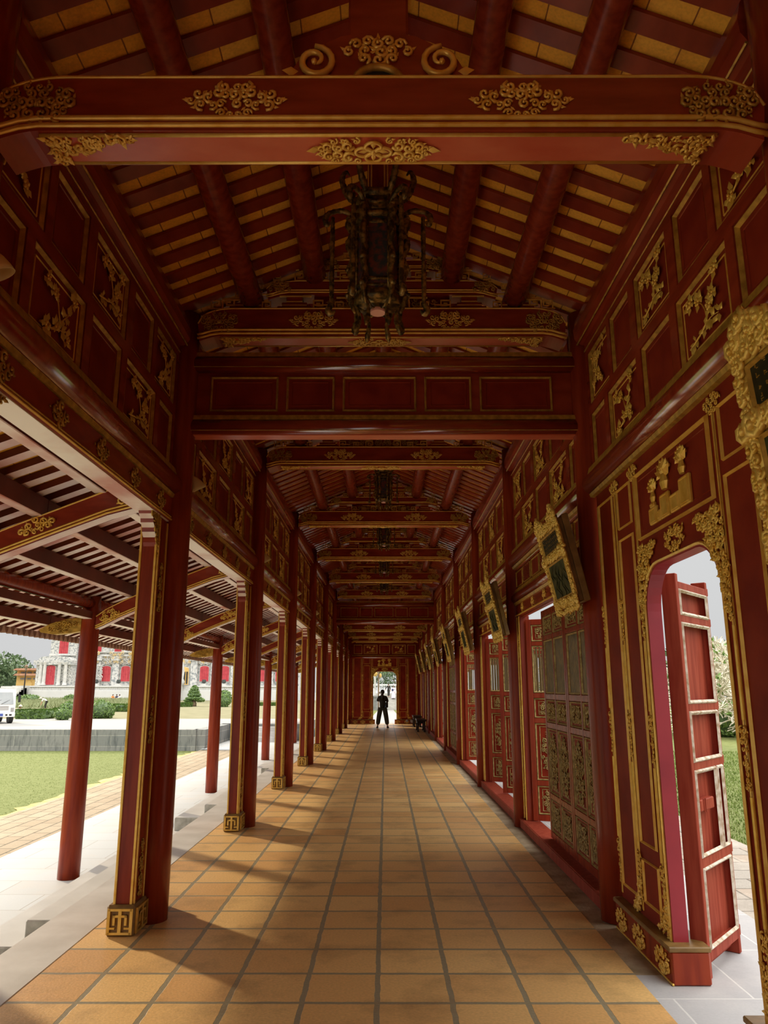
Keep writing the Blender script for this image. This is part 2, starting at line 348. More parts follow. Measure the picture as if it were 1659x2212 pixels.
def flower_spray(seed, w, h, dense=1.):
    """slanting branch of blossom in high relief, facing -y"""
    rd = random.Random(seed * 7 + 1); mb = MB(); s = 1 if seed % 2 else -1
    def stem(p0, p1, bend, r0, r1, n=6):
        pts = []; dx, dz = p1[0] - p0[0], p1[1] - p0[1]
        for i in range(n + 1):
            u = i / n; b = bend * sin(pi * u) + rd.uniform(-.03, .03)
            pts.append((p0[0] + dx * u - dz * b, -.016, p0[1] + dz * u + dx * b))
        mb.tube(pts, [r0 + (r1 - r0) * i / n for i in range(n + 1)], 5); return pts
    main = stem((-.42 * w * s, -.48 * h), (.40 * w * s, .46 * h), rd.choice((.16, -.16)), .022 * h, .009 * h, 8)
    second = stem((main[2][0], main[2][2]), (rd.uniform(.1, .42) * w * s, -.34 * h), .12, .015 * h, .006 * h, 5)
    third = stem((main[4][0], main[4][2]), (-.34 * w * s, .36 * h), -.15, .015 * h, .006 * h, 5)
    ends = [main[-1], main[6], main[5], main[3], second[-1], second[3], third[-1], third[3], main[1]]
    for e in ends:
        n = rd.randint(4, 7)
        for k in range(n):
            an = rd.uniform(0, 6.28); ln = rd.uniform(.12, .21) * h
            leaf(mb, e[0] + .03 * h * cos(an), e[2] + .03 * h * sin(an), an, ln, ln * .55, -.014, ln * .3)
        if rd.random() < .75:
            r = rd.uniform(.055, .08) * h; a0 = rd.uniform(0, 6)
            for k in range(5): mb.ball((e[0] + r * .75 * cos(a0 + k * 1.2566), -.022, e[2] + r * .75 * sin(a0 + k * 1.2566)), (r * .55, r * .4, r * .55), 6, 4)
            mb.ball((e[0], -.022 - r * .45, e[2]), r * .4, 6, 4)
    return mb

_cache = {}
def cached(key, fn, name, mat, smooth=True):
    if key not in _cache: _cache[key] = mesh_of(fn(), name, mat, smooth)
    return _cache[key]

def carving(parent, name, key, fn, loc, mat='gold', rot=None, scale=None):
    o = obj(name, cached((key, mat), fn, name, mat), None, parent, loc=loc, rot=rot)
    if scale: o.scale = scale
    return o
SUN, SKY, EXPO = 1.85, 1.0, 1.0
# ------------------------------------------------------------------ layout of the corridor
XL, XR = -1.775, 1.72                        # front planes of the two long walls
CY = [2.77] + [6.15 + 3.9 * i for i in range(9)]   # column lines; the ninth line carries the far wall
XO = -3.90                                   # outer veranda columns
ZT = -.60                                    # veranda terrace level
RL, RR_ = pi / 2, -pi / 2                    # rotation of a wall unit on the left / right wall

def ridge(x): return 5.63 - .42 * abs(x)     # underside of the main rafters
def veranda(x): return 3.42 - .375 * (abs(x) - 2.35)   # underside of the veranda rafters

# ------------------------------------------------------------------ ground and floor
fl = MB(); fl.box(-2.08, 1.50, -9, 37.5, -.25, 0); struct('floor', fl, 'floor_tile')
g = MB(); g.box(1.50, 1.95, 5.05, 37.5, -.25, -.004); struct('trim_1', g, 'cement')
cb = MB(); cb.cbox(-2.50, -2.08, -9, 30.3, -.6, 0, .012); struct('trim_2', cb, 'white_stone')
tr = MB(); tr.box(-5.30, -2.50, -9, 30.3, -.8, ZT); struct('floor_terrace', tr, 'terrace')
pv = MB(); pv.box(-7.10, -5.30, -9, 30.3, -.85, -.655); struct('ground_path', pv, 'paver')
for i, (y0, y1) in enumerate(((6.85, 10.4), (13.2, 16.9), (19.0, 22.7))):
    s = MB(); s.cbox(-2.98, -2.50, y0, y1, ZT, -.2, .01); s.cbox(-3.46, -2.98, y0, y1, ZT, -.4, .01)
    o = obj('stone_steps', s, 'step_stone')
    tag(o, 'two-step stone stair descending to the terrace, %s from the viewer' % ORD[i], 'steps', 'stone stairs down to the terrace')
    t = MB(); t.box(-2.97, -2.49, y0 + .01, y1 - .01, -.201, -.196); t.box(-3.45, -2.975, y0 + .01, y1 - .01, -.401, -.396)
    obj('tread', t, 'step_top', o)
ln = MB(); ln.add([(-80, -9, -.70), (-7.1, -9, -.70), (-7.1, 30.5, -.70), (-80, 30.5, -.70)], [(0, 1, 2, 3)])
struct('ground_lawn', ln, 'grass')
de = MB(); rd = random.Random(3)
pa = [(-7.05, -.675)]; pts = []
for i in range(90):
    y = 5 + i * .28
    pts.append((-7.1, y, -.668)); pts.append((-7.22 - rd.uniform(.02, .3), y, -.69))
de.add(pts, [(2 * i, 2 * i + 1, 2 * i + 3, 2 * i + 2) for i in range(89)])
struct('ground_dry_edge', de, 'dry_edge')

def blades(x0, x1, y0, y1, z, n, h, seed, ycen=None):
    rd = random.Random(seed); mb = MB()
    for _ in range(n):
        x = rd.uniform(x0, x1); y = y0 + (y1 - y0) * rd.random() ** 1.6; a = rd.uniform(0, 6.28); hh = h * rd.uniform(.5, 1.2); w = h * .22
        lx, ly = rd.uniform(-.5, .5) * hh, rd.uniform(-.5, .5) * hh
        mb.add([(x - w * cos(a), y - w * sin(a), z), (x + w * cos(a), y + w * sin(a), z), (x + lx, y + ly, z + hh)], [(0, 1, 2)])
    return mb
def stuff(o, label, cat): tag(o, label, cat); o['kind'] = 'stuff'; return o
M['blade'] = paint('grass_blade', (.145, .18, .05), (.215, .245, .09), rough=.8, scale=.9, spec=.1)
M['blade_right'] = paint('bright_grass_blade', (.13, .20, .045), (.23, .30, .085), rough=.8, scale=1.2, spec=.1)
stuff(obj('lawn_grass', blades(-24, -7.2, 11, 30.4, -.70, 40000, .022, 5), 'blade'), 'short green lawn grass beyond the brick path on the courtyard side', 'grass')

# ------------------------------------------------------------------ columns
def col_mesh(r0, r1, z0, z1):
    mb = MB(); prof = []
    for i in range(9):
        u = i / 8; prof.append((r0 + (r1 - r0) * u + .006 * sin(pi * u), z0 + (z1 - z0) * u))
    return mesh_of(mb.lathe(prof, 28), 'column', 'red', True)
cm = col_mesh(.135, .120, 0, 4.9); cmo = col_mesh(.132, .112, ZT, 2.86)
GA, GB, GC = 'round columns on the courtyard side of the corridor', 'round columns along the door wall', 'outer veranda columns'
for i, y in enumerate(CY):
    w = 'nearest the viewer, beside the arched doorway bay' if i == 0 else ('%s from the viewer' % ORD[i])
    m_ = cm
    tag(obj('column', m_, loc=(XL + .015, y, 0)), 'tall round dark red column on the open courtyard side, %s from the viewer' % ORD[i], 'column', GA)
    tag(obj('column', m_, loc=(XR + .02, y, 0)), 'tall round dark red column along the wall of doors, %s from the viewer' % ORD[i], 'column', GB)
    if i: tag(obj('column', cmo, loc=(XO, y, 0)), 'slender red column standing on the lower terrace, %s in the outer row' % ORD[i - 1], 'column', GC)

# ------------------------------------------------------------------ jamb posts of the open side
def make_post():
    t = thing('jamb_post')
    mb = MB(); mb.cbox(-.07, .07, -.115, .115, .19, 3.0, .008); obj('post', mb, 'red', t)
    for x in (-.058, .058):
        s = MB(); s.cbox(x - .009, x + .009, -.125, -.112, .19, 2.98, .003); obj('gilt_strip', s, 'gold', t)
    for y in (-.10, .10):
        s = MB(); s.cbox(.066, .080, y - .010, y + .010, .19, 2.98, .003); obj('gilt_strip', s, 'gold', t)
    for z, hh in ((.42, .4), (1.45, .36), (2.45, .4)):
        o = carving(t, 'carved_mount', ('mount', hh), lambda: clump(21, .07, hh, 'rect', .022, 1.3), (.072, 0, z), 'gold_dark', rot=(0, 0, pi / 2))
    p = MB(); p.cbox(-.098, .098, -.15, .15, 0, .20, .012); pd = obj('pedestal', p, 'plaque_side', t)
    def meander(w):
        k = MB()
        for x0, x1, z0, z1 in ((-.075, .075, .015, .03), (-.075, .075, .165, .18), (-.08, -.062, .015, .18), (.062, .08, .015, .18), (-.01, .01, .03, .165),
                               (-.045, -.01, .125, .14), (.01, .045, .125, .14), (-.045, -.03, .075, .14), (.03, .045, .075, .14), (-.062, -.03, .05, .062), (.03, .062, .05, .062)):
            k.box(x0 * w, x1 * w, -.016, 0, z0, z1)
        return k
    obj('carved_plate', meander(1.1), 'gold_pale', pd, loc=(0, -.148, 0))
    obj('carved_plate', meander(1.6), 'gold_dark', pd, loc=(.096, 0, 0), rot=(0, 0, pi / 2))
    return t
post = make_post(); first = True
for i, y in enumerate(CY):
    for sg, wd in ((-1, 'near'), (1, 'far')):
        if i == 0 and sg < 0: continue
        if i == 9 and sg > 0: continue
        lb = 'flat red post on a carved pedestal, %s side of the %s courtyard column' % (wd, ORD[i])
        loc = (XL - .07, y + sg * .25, 0)
        if first: post.location = loc; tag(post, lb, 'post', 'pedestal posts on the courtyard side'); first = False
        else: dup(post, loc, None, lb)

# ------------------------------------------------------------------ upper panelled walls
def add_panel(root, x0, x1, z0, z1, yf, carv=None, seed=1, bw=.025, bmat='gold_dark', pmat='red_panel', inner=True):
    b = MB(); b.box(x0, x1, yf, yf + .012, z0, z1); p = obj('panel', b, pmat, root)
    f = MB(); f.frame(x0, x1, z0, z1, bw, yf - .001, bw * .85); obj('gilt_border', f, bmat, p)
    w, h = x1 - x0, z1 - z0
    if inner:
        k = MB(); e = bw + .03; k.frame(x0 + e, x1 - e, z0 + e, z1 - e, .007, yf - .001, .006); obj('inner_line', k, 'gold' if carv else 'red_beam', p)
    if carv == 'flower':
        carving(p, 'flower_carving', ('flower', seed, round(w, 2), round(h, 2)), lambda: flower_spray(seed, w * .66, h * .72), ((x0 + x1) / 2, yf - .002, (z0 + z1) / 2), 'gold')
    return p

def make_frieze(W, seed):
    k = W / 3.12; t = thing('panelled_frieze'); hw = W / 2
    up = [(-.30, .30, 1), (.42, .87, 0), (.95, 1.50, 1), (-.87, -.42, 0), (-1.50, -.95, 1)]
    lo = [(-.26, .26, 0), (.36, 1.03, 1), (1.12, 1.50, 0), (-1.03, -.36, 1), (-1.50, -1.12, 0)]
    b = MB(); b.box(-hw, hw, .040, .08, 3.40, 4.86)
    for z0, z1 in ((3.40, 3.46), (3.91, 3.99), (4.45, 4.58)): b.box(-hw, hw, 0, .045, z0, z1)
    for row, z0, z1 in ((up, 3.99, 4.45), (lo, 3.46, 3.91)):
        e = sorted([(a * k, c * k) for a, c, _ in row]); xs = [-hw] + [q for p in e for q in p] + [hw]
        for i in range(0, len(xs), 2): b.box(xs[i], xs[i + 1], 0, .045, z0, z1)
    obj('board', b, 'red_beam', t)
    n = seed
    for row, z0, z1 in ((up, 3.99, 4.45), (lo, 3.46, 3.91)):
        for a, c, fl_ in row:
            n += 1; add_panel(t, a * k, c * k, z0, z1, .028, 'flower' if fl_ else None, 40 + n % 6)
    tb = MB()
    pr = [(-.02, 4.56), (-.055, 4.575), (-.085, 4.62), (-.09, 4.70), (-.07, 4.79), (-.02, 4.86), (.06, 4.86), (.06, 4.56)]
    tb.prism(pr, -hw, hw, 'x'); top = obj('top_beam', tb, 'red_beam', t)
    s = MB(); s.tube([(-hw, -.062, 4.565), (hw, -.062, 4.565)], .008, 5); s.tube([(-hw, -.004, 4.50), (hw, -.004, 4.50)], .006, 5); obj('gilt_strip', s, 'gold_dark', top)
    rl = MB()
    rl.prism([(.05, 3.22)] + [(-.012 - .082 * sin(pi * i / 16), 3.315 - .083 * cos(pi * i / 16)) for i in range(17)] + [(.05, 3.40)], -hw, hw, 'x')
    r = obj('round_rail', rl, 'red_gloss', t, smooth=True)
    s = MB(); s.prism([(.0, 3.40), (-.045, 3.402), (-.03, 3.455), (.0, 3.458)], -hw, hw, 'x'); obj('gilt_fillet', s, 'gold_dark', r)
    s = MB(); s.prism([(.0, 3.20), (-.03, 3.205), (-.04, 3.232), (.0, 3.236)], -hw, hw, 'x'); obj('gilt_fillet', s, 'gold_dark', r)
    return t

W0, W1 = CY[1] - CY[0] - .24, 3.9 - .24
bay_mid = [(CY[i] + CY[i + 1]) / 2 for i in range(9)]
fz0, fz1 = make_frieze(W0, 0), make_frieze(W1, 3)
BN = ['nearest', 'second nearest', 'third nearest', 'fourth nearest', 'fifth nearest', 'fourth farthest', 'third farthest', 'second farthest', 'farthest']
def bayname(i): return '%s bay' % BN[i]
used0 = used1 = False
for i in range(9):
    for side, X, rz, nm in (('L', XL, RL, 'above the courtyard side'), ('R', XR, RR_, 'above the wall of doors')):
        lb = 'dark red upper wall with gilt flower panels %s, %s' % (nm, bayname(i)); src = fz0 if i == 0 else fz1
        g_ = 'panelled upper walls'
        if i == 0 and not used0: used0 = True; src.location = (X, bay_mid[i], 0); src.rotation_euler[2] = rz; tag(src, lb, 'wall panelling', g_)
        elif i == 1 and not used1: used1 = True; src.location = (X, bay_mid[i], 0); src.rotation_euler[2] = rz; tag(src, lb, 'wall panelling', g_)
        else: dup(src, (X, bay_mid[i], 0), rz, lb)

# ------------------------------------------------------------------ architraves over the open side
def make_architrave(W):
    t = thing('architrave'); hw = W / 2
    b = MB(); b.cbox(-hw, hw, -.02, .15, 3.005, 3.205, .008); bm_ = obj('beam', b, 'red_beam', t)
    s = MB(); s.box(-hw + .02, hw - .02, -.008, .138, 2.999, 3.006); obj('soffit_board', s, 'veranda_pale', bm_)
    s = MB(); s.tube([(-hw, -.024, 3.018), (hw, -.024, 3.018)], .009, 5); s.tube([(-hw, -.022, 3.04), (hw, -.022, 3.04)], .005, 5); obj('gilt_strip', s, 'gold', bm_)
    for u in (-.40, -.2, 0, .2, .40):
        carving(t, 'carved_mount', 'archmount', lambda: clump(5, .26, .12, 'lens', .03, 1.2), (u * W, -.022, 3.115), 'gold_dark')
    for sg in (-1, 1):
        m_ = MB(); n = 9; low = []
        for i in range(n + 1):
            u = i / n; low.append((sg * (hw - .235 - .20 * u ** 1.4 + (.012 if i % 2 else -.006)), 2.66 + .345 * u ** .7))
        poly = [(sg * (hw - .225), 3.005)] + [(sg * (hw - .225), 2.64)] + low
        if sg > 0: poly = poly[::-1]
        m_.prism(poly, .01, .11, 'y'); c = obj('corbel', mesh_of(m_, 'corbel', 'red_beam', False, 'veranda_pale'), None, t)
        carving(c, 'corbel_carving', ('corb', sg), lambda: spandrel(9, .19, .34, -sg), (sg * (hw - .225), .008, 2.995), 'gold_dark')
    return t
ar0, ar1 = make_architrave(W0), make_architrave(W1)
for i in range(9):
    lb = 'gilt-edged red lintel beam with pale underside spanning the open side, %s' % bayname(i)
    if i < 2:
        a = ar0 if i == 0 else ar1; a.location = (XL, bay_mid[i], 0); a.rotation_euler[2] = RL; tag(a, lb, 'beam', 'lintel beams on the courtyard side')
    else: dup(ar1, (XL, bay_mid[i], 0), RL, lb)

# ------------------------------------------------------------------ arched doorway wall (right, nearest bay; and the far end)
def arch_poly(W, a, zt, r, z0, z1, n=8):
    hw = W / 2
    p = [(-hw, z0), (-hw, z1), (hw, z1), (hw, z0), (a, z0), (a, zt - r)]
    for i in range(1, n + 1):
        w = pi / 2 * i / n; p.append((a - r + r * cos(w), zt - r + r * sin(w) * (1 if i < n else 1)))
    for i in range(0, n + 1):
        w = pi / 2 + pi / 2 * i / n; p.append((-a + r + r * cos(w), zt - r + r * sin(w)))
    p.append((-a, z0))
    return p
def make_doorwall(W, far=False):
    t = thing('arched_doorway_wall'); hw = W / 2; a, zt, r = .565, 2.44, .27
    b = MB(); b.prism(arch_poly(W, a, zt, r, .0, 3.22), 0, .05, 'y'); obj('board', b, 'red_panel', t)
    # deep reveal lining the opening
    pp = [(a, 0), (a, zt - r)] + [(a - r + r * cos(pi / 2 * i / 8), zt - r + r * sin(pi / 2 * i / 8)) for i in range(1, 9)] + [(-a + r + r * cos(pi / 2 + pi / 2 * i / 8), zt - r + r * sin(pi / 2 + pi / 2 * i / 8)) for i in range(9)] + [(-a, 0)]
    rv = MB(); n = len(pp); q = [(x * 1.02 if abs(x) > .01 else x, z + (.012 if z > .1 else 0)) for x, z in pp]
    pp = [(x * .985, z - .006 if z > .1 else z) for x, z in pp]; vs = [(x, -.006, z) for x, z in pp] + [(x, .085, z) for x, z in pp] + [(x, -.006, z) for x, z in q] + [(x, .085, z) for x, z in q]
    fs = []
    for i in range(n - 1): fs += [(i, i + 1, n + i + 1, n + i), (2 * n + i, i, i + 1, 2 * n + i + 1)[::1], (3 * n + i, 3 * n + i + 1, 2 * n + i + 1, 2 * n + i), (n + i, n + i + 1, 3 * n + i + 1, 3 * n + i)]
    rv.add(vs, fs); jm = obj('door_lining', rv, 'purple_red', t)
    s = MB(); s.tube([(x * 1.045, -.008, z + .02) for x, z in pp], .011, 5); obj('gilt_edge', s, 'gold', jm)
    for sg in (-1, 1):
        x = lambda u, v: (min(sg * u, sg * v), max(sg * u, sg * v))
        add_panel(t, *x(1.14, 1.50), .30, 3.10, -.002, None, bw=.017, bmat='gold', inner=False)
        add_panel(t, *x(.72, 1.03), .67, 2.73, -.002, None, bw=.017, bmat='gold', inner=False)
        add_panel(t, *x(.72, 1.03), 2.80, 3.10, -.002, None, bw=.017, bmat='gold', inner=False)
        add_panel(t, *x(.72, 1.03), .30, .575, -.002, None, bw=.017, bmat='gold', inner=False)
        for u in (1.085, .645, 1.535):
            s = MB(); s.tube([(sg * u, -.004, .24), (sg * u, -.004, 3.10)], .006, 5); s.tube([(sg * (u + .01), -.004, .62), (sg * (u + .01), -.004, 1.18)], .012, 6); s.tube([(sg * (u + .01), -.004, 1.53), (sg * (u + .01), -.004, 1.98)], .012, 6); s.tube([(sg * (u + .022), -.004, .24), (sg * (u + .022), -.004, 3.10)], .004, 4); st = obj('gilt_strip', s, 'gold', t)
            for z in (.45, 1.35, 2.15):
                carving(st, 'carved_mount', 'dwmount', lambda: clump(33, .055, .34, 'rect', .018, 1.3), (sg * u, -.008, z), 'gold')
        carving(t, 'carved_corner', ('dwc', sg), lambda: spandrel(14, .16, .2, sg).xf(Matrix.Rotation(pi, 4, 'Y') if 0 else Matrix.Scale(-1, 4, (0, 0, 1))), (sg * 1.12 if sg < 0 else 1.12, -.004, .225), 'gold')
        carving(t, 'carved_corner', ('dwd', sg), lambda: spandrel(15, .2, .26, sg).xf(Matrix.Scale(-1, 4, (0, 0, 1))), (sg * .60, -.004, .225), 'gold')
        carving(t, 'carved_spandrel', ('dws', sg), lambda: spandrel(16, .36, .62, -sg), (sg * .645, -.006, 2.60), 'gold')
        for u in (1.08, .66):
            carving(t, 'carved_mount', 'dwtop', lambda: clump(17, .22, .12, 'lens', .020, 1.4), (sg * u, -.004, 3.14), 'gold')
        pl = MB(); x0, x1 = x(.47, hw)
        pl.cbox(x0, x1, -.055, .17, 0, .175, .008); p = obj('plinth', pl, 'red', t)
        s = MB(); s.cbox(x0 - .004, x1 + .004, -.07, .18, .175, .205, .006); obj('plinth_moulding', s, 'plaque_side', p)
        s = MB(); s.cbox(x0, x1, -.062, -.05, .0, .012, .002); obj('gilt_strip', s, 'gold', p)
        for u in (.62, 1.05, 1.42):
            carving(p, 'carved_mount', 'dwpl', lambda: clump(18, .27, .145, 'oval', .023, 1.5), (sg * u, -.057, .092), 'gold')
    carving(t, 'carved_crest', 'dwcr', lambda: clump(19, .34, .14, 'oval', .023, 1.5), (0, -.006, 2.545), 'gold')
    p = add_panel(t, -.60, .60, 2.64, 3.10, -.002, None, bw=.024, bmat='gold')
    bk = MB()
    for x0, x1, z0, z1 in ((-.34, -.21, 2.69, 2.80), (-.20, -.15, 2.69, 2.76), (-.14, .0, 2.69, 2.84), (.02, .16, 2.69, 2.80), (.17, .32, 2.69, 2.86), (-.32, -.24, 2.80, 2.83)):
        bk.cbox(x0, x1, -.022, 0, z0, z1, .006); bk.frame(x0 + .012, x1 - .012, z0 + .012, z1 - .012, .008, -.022, .006)
    for cx, cz, sc in ((-.27, 2.87, 1.0), (-.06, 2.90, 1.5), (.22, 2.92, 1.15)):
        bk.join(MB().lathe([(.022 * sc, 0), (.035 * sc, .03 * sc), (.02 * sc, .065 * sc), (.028 * sc, .075 * sc)], 10), cx, -.012, cz - .04, 1, .5, 1)
        for k in range(6):
            an = pi / 2 + (k - 2.5) * .42; leaf(bk, cx + .012 * cos(an), cz + .035, an, .085 * sc, .045, -.01); leaf(bk, cx + .05 * sc * cos(an), cz + .035 + .05 * sc * sin(an), an + 1, .04 * sc, .03, -.01); bk.ball((cx + .07 * sc * cos(an), -.014, cz + .035 + .07 * sc * sin(an)), .013, 5, 4)
    obj('book_and_vase_carving', bk, 'gold', p, loc=(0, -.002, 0))
    if far:      # upper register of the far wall
        b = MB(); b.box(-hw, hw, .02, .06, 3.2, 5.5); obj('upper_board', b, 'red_panel', t)
        b = MB(); b.prism([(.03, 3.04)] + [(-.012 - .07 * sin(pi * i / 8), 3.12 - .075 * cos(pi * i / 8)) for i in range(9)] + [(.03, 3.2)], -hw, hw, 'x'); r_ = obj('round_rail', b, 'red_gloss', t, True)
        s = MB(); s.tube([(-hw, -.02, 3.21), (hw, -.02, 3.21)], .012, 5); obj('gilt_strip', s, 'gold', r_)
        for x0, x1, f_ in ((-1.5, -1.1, 0), (-1.02, -.36, 1), (-.25, .25, 0), (.36, 1.02, 1), (1.1, 1.5, 0)):
            add_panel(t, x0, x1, 3.28, 3.72, .0, 'flower' if f_ else None, 41, bmat='gold')
    return t
dw = make_doorwall(W0); dw.location = (XR, 4.40, 0); dw.rotation_euler[2] = RR_
tag(dw, 'gilt-trimmed red wall with a rounded arch doorway open to the garden, right foreground', 'doorway wall')
dw2 = make_doorwall(3.30, True); dw2.location = (-.03, 37.3, 0)
tag(dw2, 'arched red and gold wall closing the far end of the corridor', 'doorway wall')

# ------------------------------------------------------------------ door bays of the right wall
def make_surround(W):
    t = thing('door_surround'); hw = W / 2
    b = MB(); b.box(-hw, hw, .02, .07, 2.56, 3.195); b.box(-hw, hw, -.0, .03, 2.90, 2.945); b.box(-hw, hw, 0, .03, 3.17, 3.195); obj('board', b, 'red_beam', t)
    n = 7; ww = W / n
    for i in range(n):
        x0, x1 = -hw + i * ww + .04, -hw + (i + 1) * ww - .04
        p = add_panel(t, x0, x1, 2.955, 3.16, .012, None, bw=.016, inner=False)
        if i % 2 == 1:
            k = MB(); m_ = 8
            for q in range(m_):
                z = 2.972 + (q + .5) * .19 / m_
                k.tube([(x0 + .02 + (x1 - x0 - .04) * j / 12, .004 - .008 * (j % 2), z + (.009 if j % 2 else -.006)) for j in range(13)], .005, 4)
            obj('lattice', k, 'red_worn', p)
    r = MB(); r.prism([(.03, 2.745)] + [(-.01 - .06 * sin(pi * i / 8), 2.815 - .062 * cos(pi * i / 8)) for i in range(9)] + [(.03, 2.88)], -hw, hw, 'x'); rr = obj('round_rail', r, 'red_gloss', t, True)
    s = MB(); s.prism([(.0, 2.878), (-.035, 2.88), (-.02, 2.925), (.0, 2.925)], -hw, hw, 'x'); s.prism([(.0, 2.72), (-.03, 2.722), (-.04, 2.752), (.0, 2.755)], -hw, hw, 'x'); obj('gilt_fillet', s, 'gold_dark', rr)
    l = MB(); l.cbox(-hw, hw, -.012, .08, 2.575, 2.735, .006); lt = obj('lintel_board', l, 'red_beam', t)
    s = MB(); s.tube([(-hw, -.015, 2.592), (hw, -.015, 2.592)], .010, 5); obj('gilt_strip', s, 'gold', lt)
    for u in (-.36, -.18, 0, .18, .36): carving(lt, 'carved_mount', 'lmount', lambda: clump(23, .2, .1, 'lens', .024, 1.3), (u * W, -.014, 2.66), 'gold')
    s = MB(); s.cbox(-hw, hw, -.06, .16, 0, .112, .01); s.box(-hw, hw, -.064, -.058, .096, .106); obj('sill', s, 'red_worn', t)
    for sg in (-1, 1):
        p = MB(); x0, x1 = sorted((sg * hw, sg * (hw - .19))); p.cbox(x0, x1, .0, .12, .112, 2.58, .006); po = obj('jamb', p, 'red', t)
        for u in (.025, .17):
            s = MB(); s.tube([(sg * (hw - u), -.004, .12), (sg * (hw - u), -.004, 2.57)], .011, 5); st = obj('gilt_strip', s, 'gold', po)
        for z in (.4, 1.3, 2.2): carving(po, 'carved_mount', 'smount', lambda: clump(33, .055, .34, 'rect', .018, 1.3), (sg * (hw - .1), -.002, z), 'gold_dark')
    return t
sr = make_surround(W1)
for i in range(1, 9):
    lb = 'red door frame with latticed transom and low sill, %s' % bayname(i)
    if i == 1: sr.location = (XR, bay_mid[i], 0); sr.rotation_euler[2] = RR_; tag(sr, lb, 'door frame', 'door frames of the right wall')
    else: dup(sr, (XR, bay_mid[i], 0), RR_, lb)

def make_leaf(w=1.06, h=2.40):
    """carved folding door leaf; hinge edge at x=0, front faces -y, origin at its foot"""
    t = thing('door_leaf'); z0 = 0
    b = MB(); zs = [.0, .10, .44, .52, 1.20, 1.26, 1.52, 1.60, 2.06, 2.12, 2.34, h]
    zs = [.0, .07, .40, .46, 1.13, 1.19, 1.43, 1.49, 2.07, 2.12, 2.33, h]
    st, mid = .06, .035
    b.cbox(0, st, -.025, .025, z0, h, .004); b.cbox(w - st, w, -.025, .025, z0, h, .004); b.cbox(w / 2 - mid / 2, w / 2 + mid / 2, -.024, .024, .02, h - .02, .004)
    for i in range(0, len(zs), 2): b.cbox(st, w - st, -.023, .023, zs[i], zs[i + 1], .004)
    obj('leaf_frame', b, 'red', t)
    cols = ((st, w / 2 - mid / 2), (w / 2 + mid / 2, w - st))
    kinds = ['sq', 'tall', 'sq', 'slat', 'sq']
    for ci, (x0, x1) in enumerate(cols):
        for j, kd in enumerate(kinds):
            a, c = zs[2 * j + 1], zs[2 * j + 2]
            q = MB()
            if kd != 'slat': q.box(x0, x1, -.004, .004, a, c)
            else:
                for s_ in range(9):
                    xs = x0 + .03 + (x1 - x0 - .06) * (s_ + .5) / 9; q.box(xs - .009, xs + .009, -.008, .008, a, c)
            p = obj('panel', q, 'red_panel' if kd != 'slat' else 'door_slat', t)
            f = MB(); f.frame(x0, x1, a, c, .021, -.006, .016); g2 = MB(); g2.frame(x0, x1, a, c, .021, -.006, .016)
            f.join(g2, sy=-1); obj('gilt_border', f, 'door_gilt', p)
            if kd != 'slat':
                ww, hh = (x1 - x0) - .13, (c - a) - .10
                cx, cz = (x0 + x1) / 2, (a + c) / 2
                k_ = MB(); k_.frame(cx - ww / 2 - .012, cx + ww / 2 + .012, cz - hh / 2 - .012, cz + hh / 2 + .012, .01, -.004, .008)
                k_.join(clump(50 + j, ww, hh, 'rect' if kd == 'sq' else 'oval', .030, 1.25, 0), cx, -.006, cz)
                k2 = MB(); k2.join(k_); k2.join(k_, sy=-1)
                obj('carved_openwork', cached(('leafcarv', j, ci), lambda: k2, 'carved_openwork', 'door_gilt'), None, p)
    return t
leafp = make_leaf(); lf_used = False
# (bay, local x of hinge on the wall, opening angle, wording)
LEAVES = [(1, 1.60, pi, 'closed against the near jamb'), (1, .53, pi, 'closed in the middle of the opening'), (1, -1.60, R(68), 'swung outward at the far jamb'),
          (2, 1.60, pi - R(72), 'swung outward at the near jamb'), (2, -.15, R(75), 'half folded in the middle'), (2, -1.60, R(62), 'swung outward at the far jamb'),
          (3, 1.60, pi - R(80), 'swung outward at the near jamb'), (3, -1.60, R(80), 'swung outward at the far jamb'),
          (4, 1.60, pi, 'closed against the near jamb'), (4, .53, pi, 'closed in the middle'), (4, -.54, pi, 'closed against the far jamb'),
          (5, 1.60, pi - R(75), 'swung outward at the near jamb'), (5, -1.60, R(75), 'swung outward at the far jamb'),
          (6, 1.60, pi, 'closed against the near jamb'), (6, .53, pi, 'closed in the middle'), (6, -.54, pi, 'closed against the far jamb'),
          (7, 1.60, pi, 'closed against the near jamb'), (7, .53, pi, 'closed in the middle'), (7, -.54, pi, 'closed against the far jamb'),
          (8, 1.60, pi, 'closed against the near jamb'), (8, .53, pi, 'closed in the middle'), (8, -.54, pi, 'closed against the far jamb')]
for (bay, x, ang, wd) in LEAVES:
    # local (x, .06) on a right wall unit -> world
    loc = (XR + .07, bay_mid[bay] - x, .125); lb = 'carved red and gilt door leaf %s, %s' % (wd, bayname(bay))
    rz = RR_ + ang
    if ang == pi: loc = (XR + .07, bay_mid[bay] - x + 1.06, .125); rz = RR_
    if not lf_used: lf_used = True; leafp.location = loc; leafp.rotation_euler[2] = rz; tag(leafp, lb, 'door leaf', 'folding door leaves of the right wall')
    else: dup(leafp, loc, rz, lb)
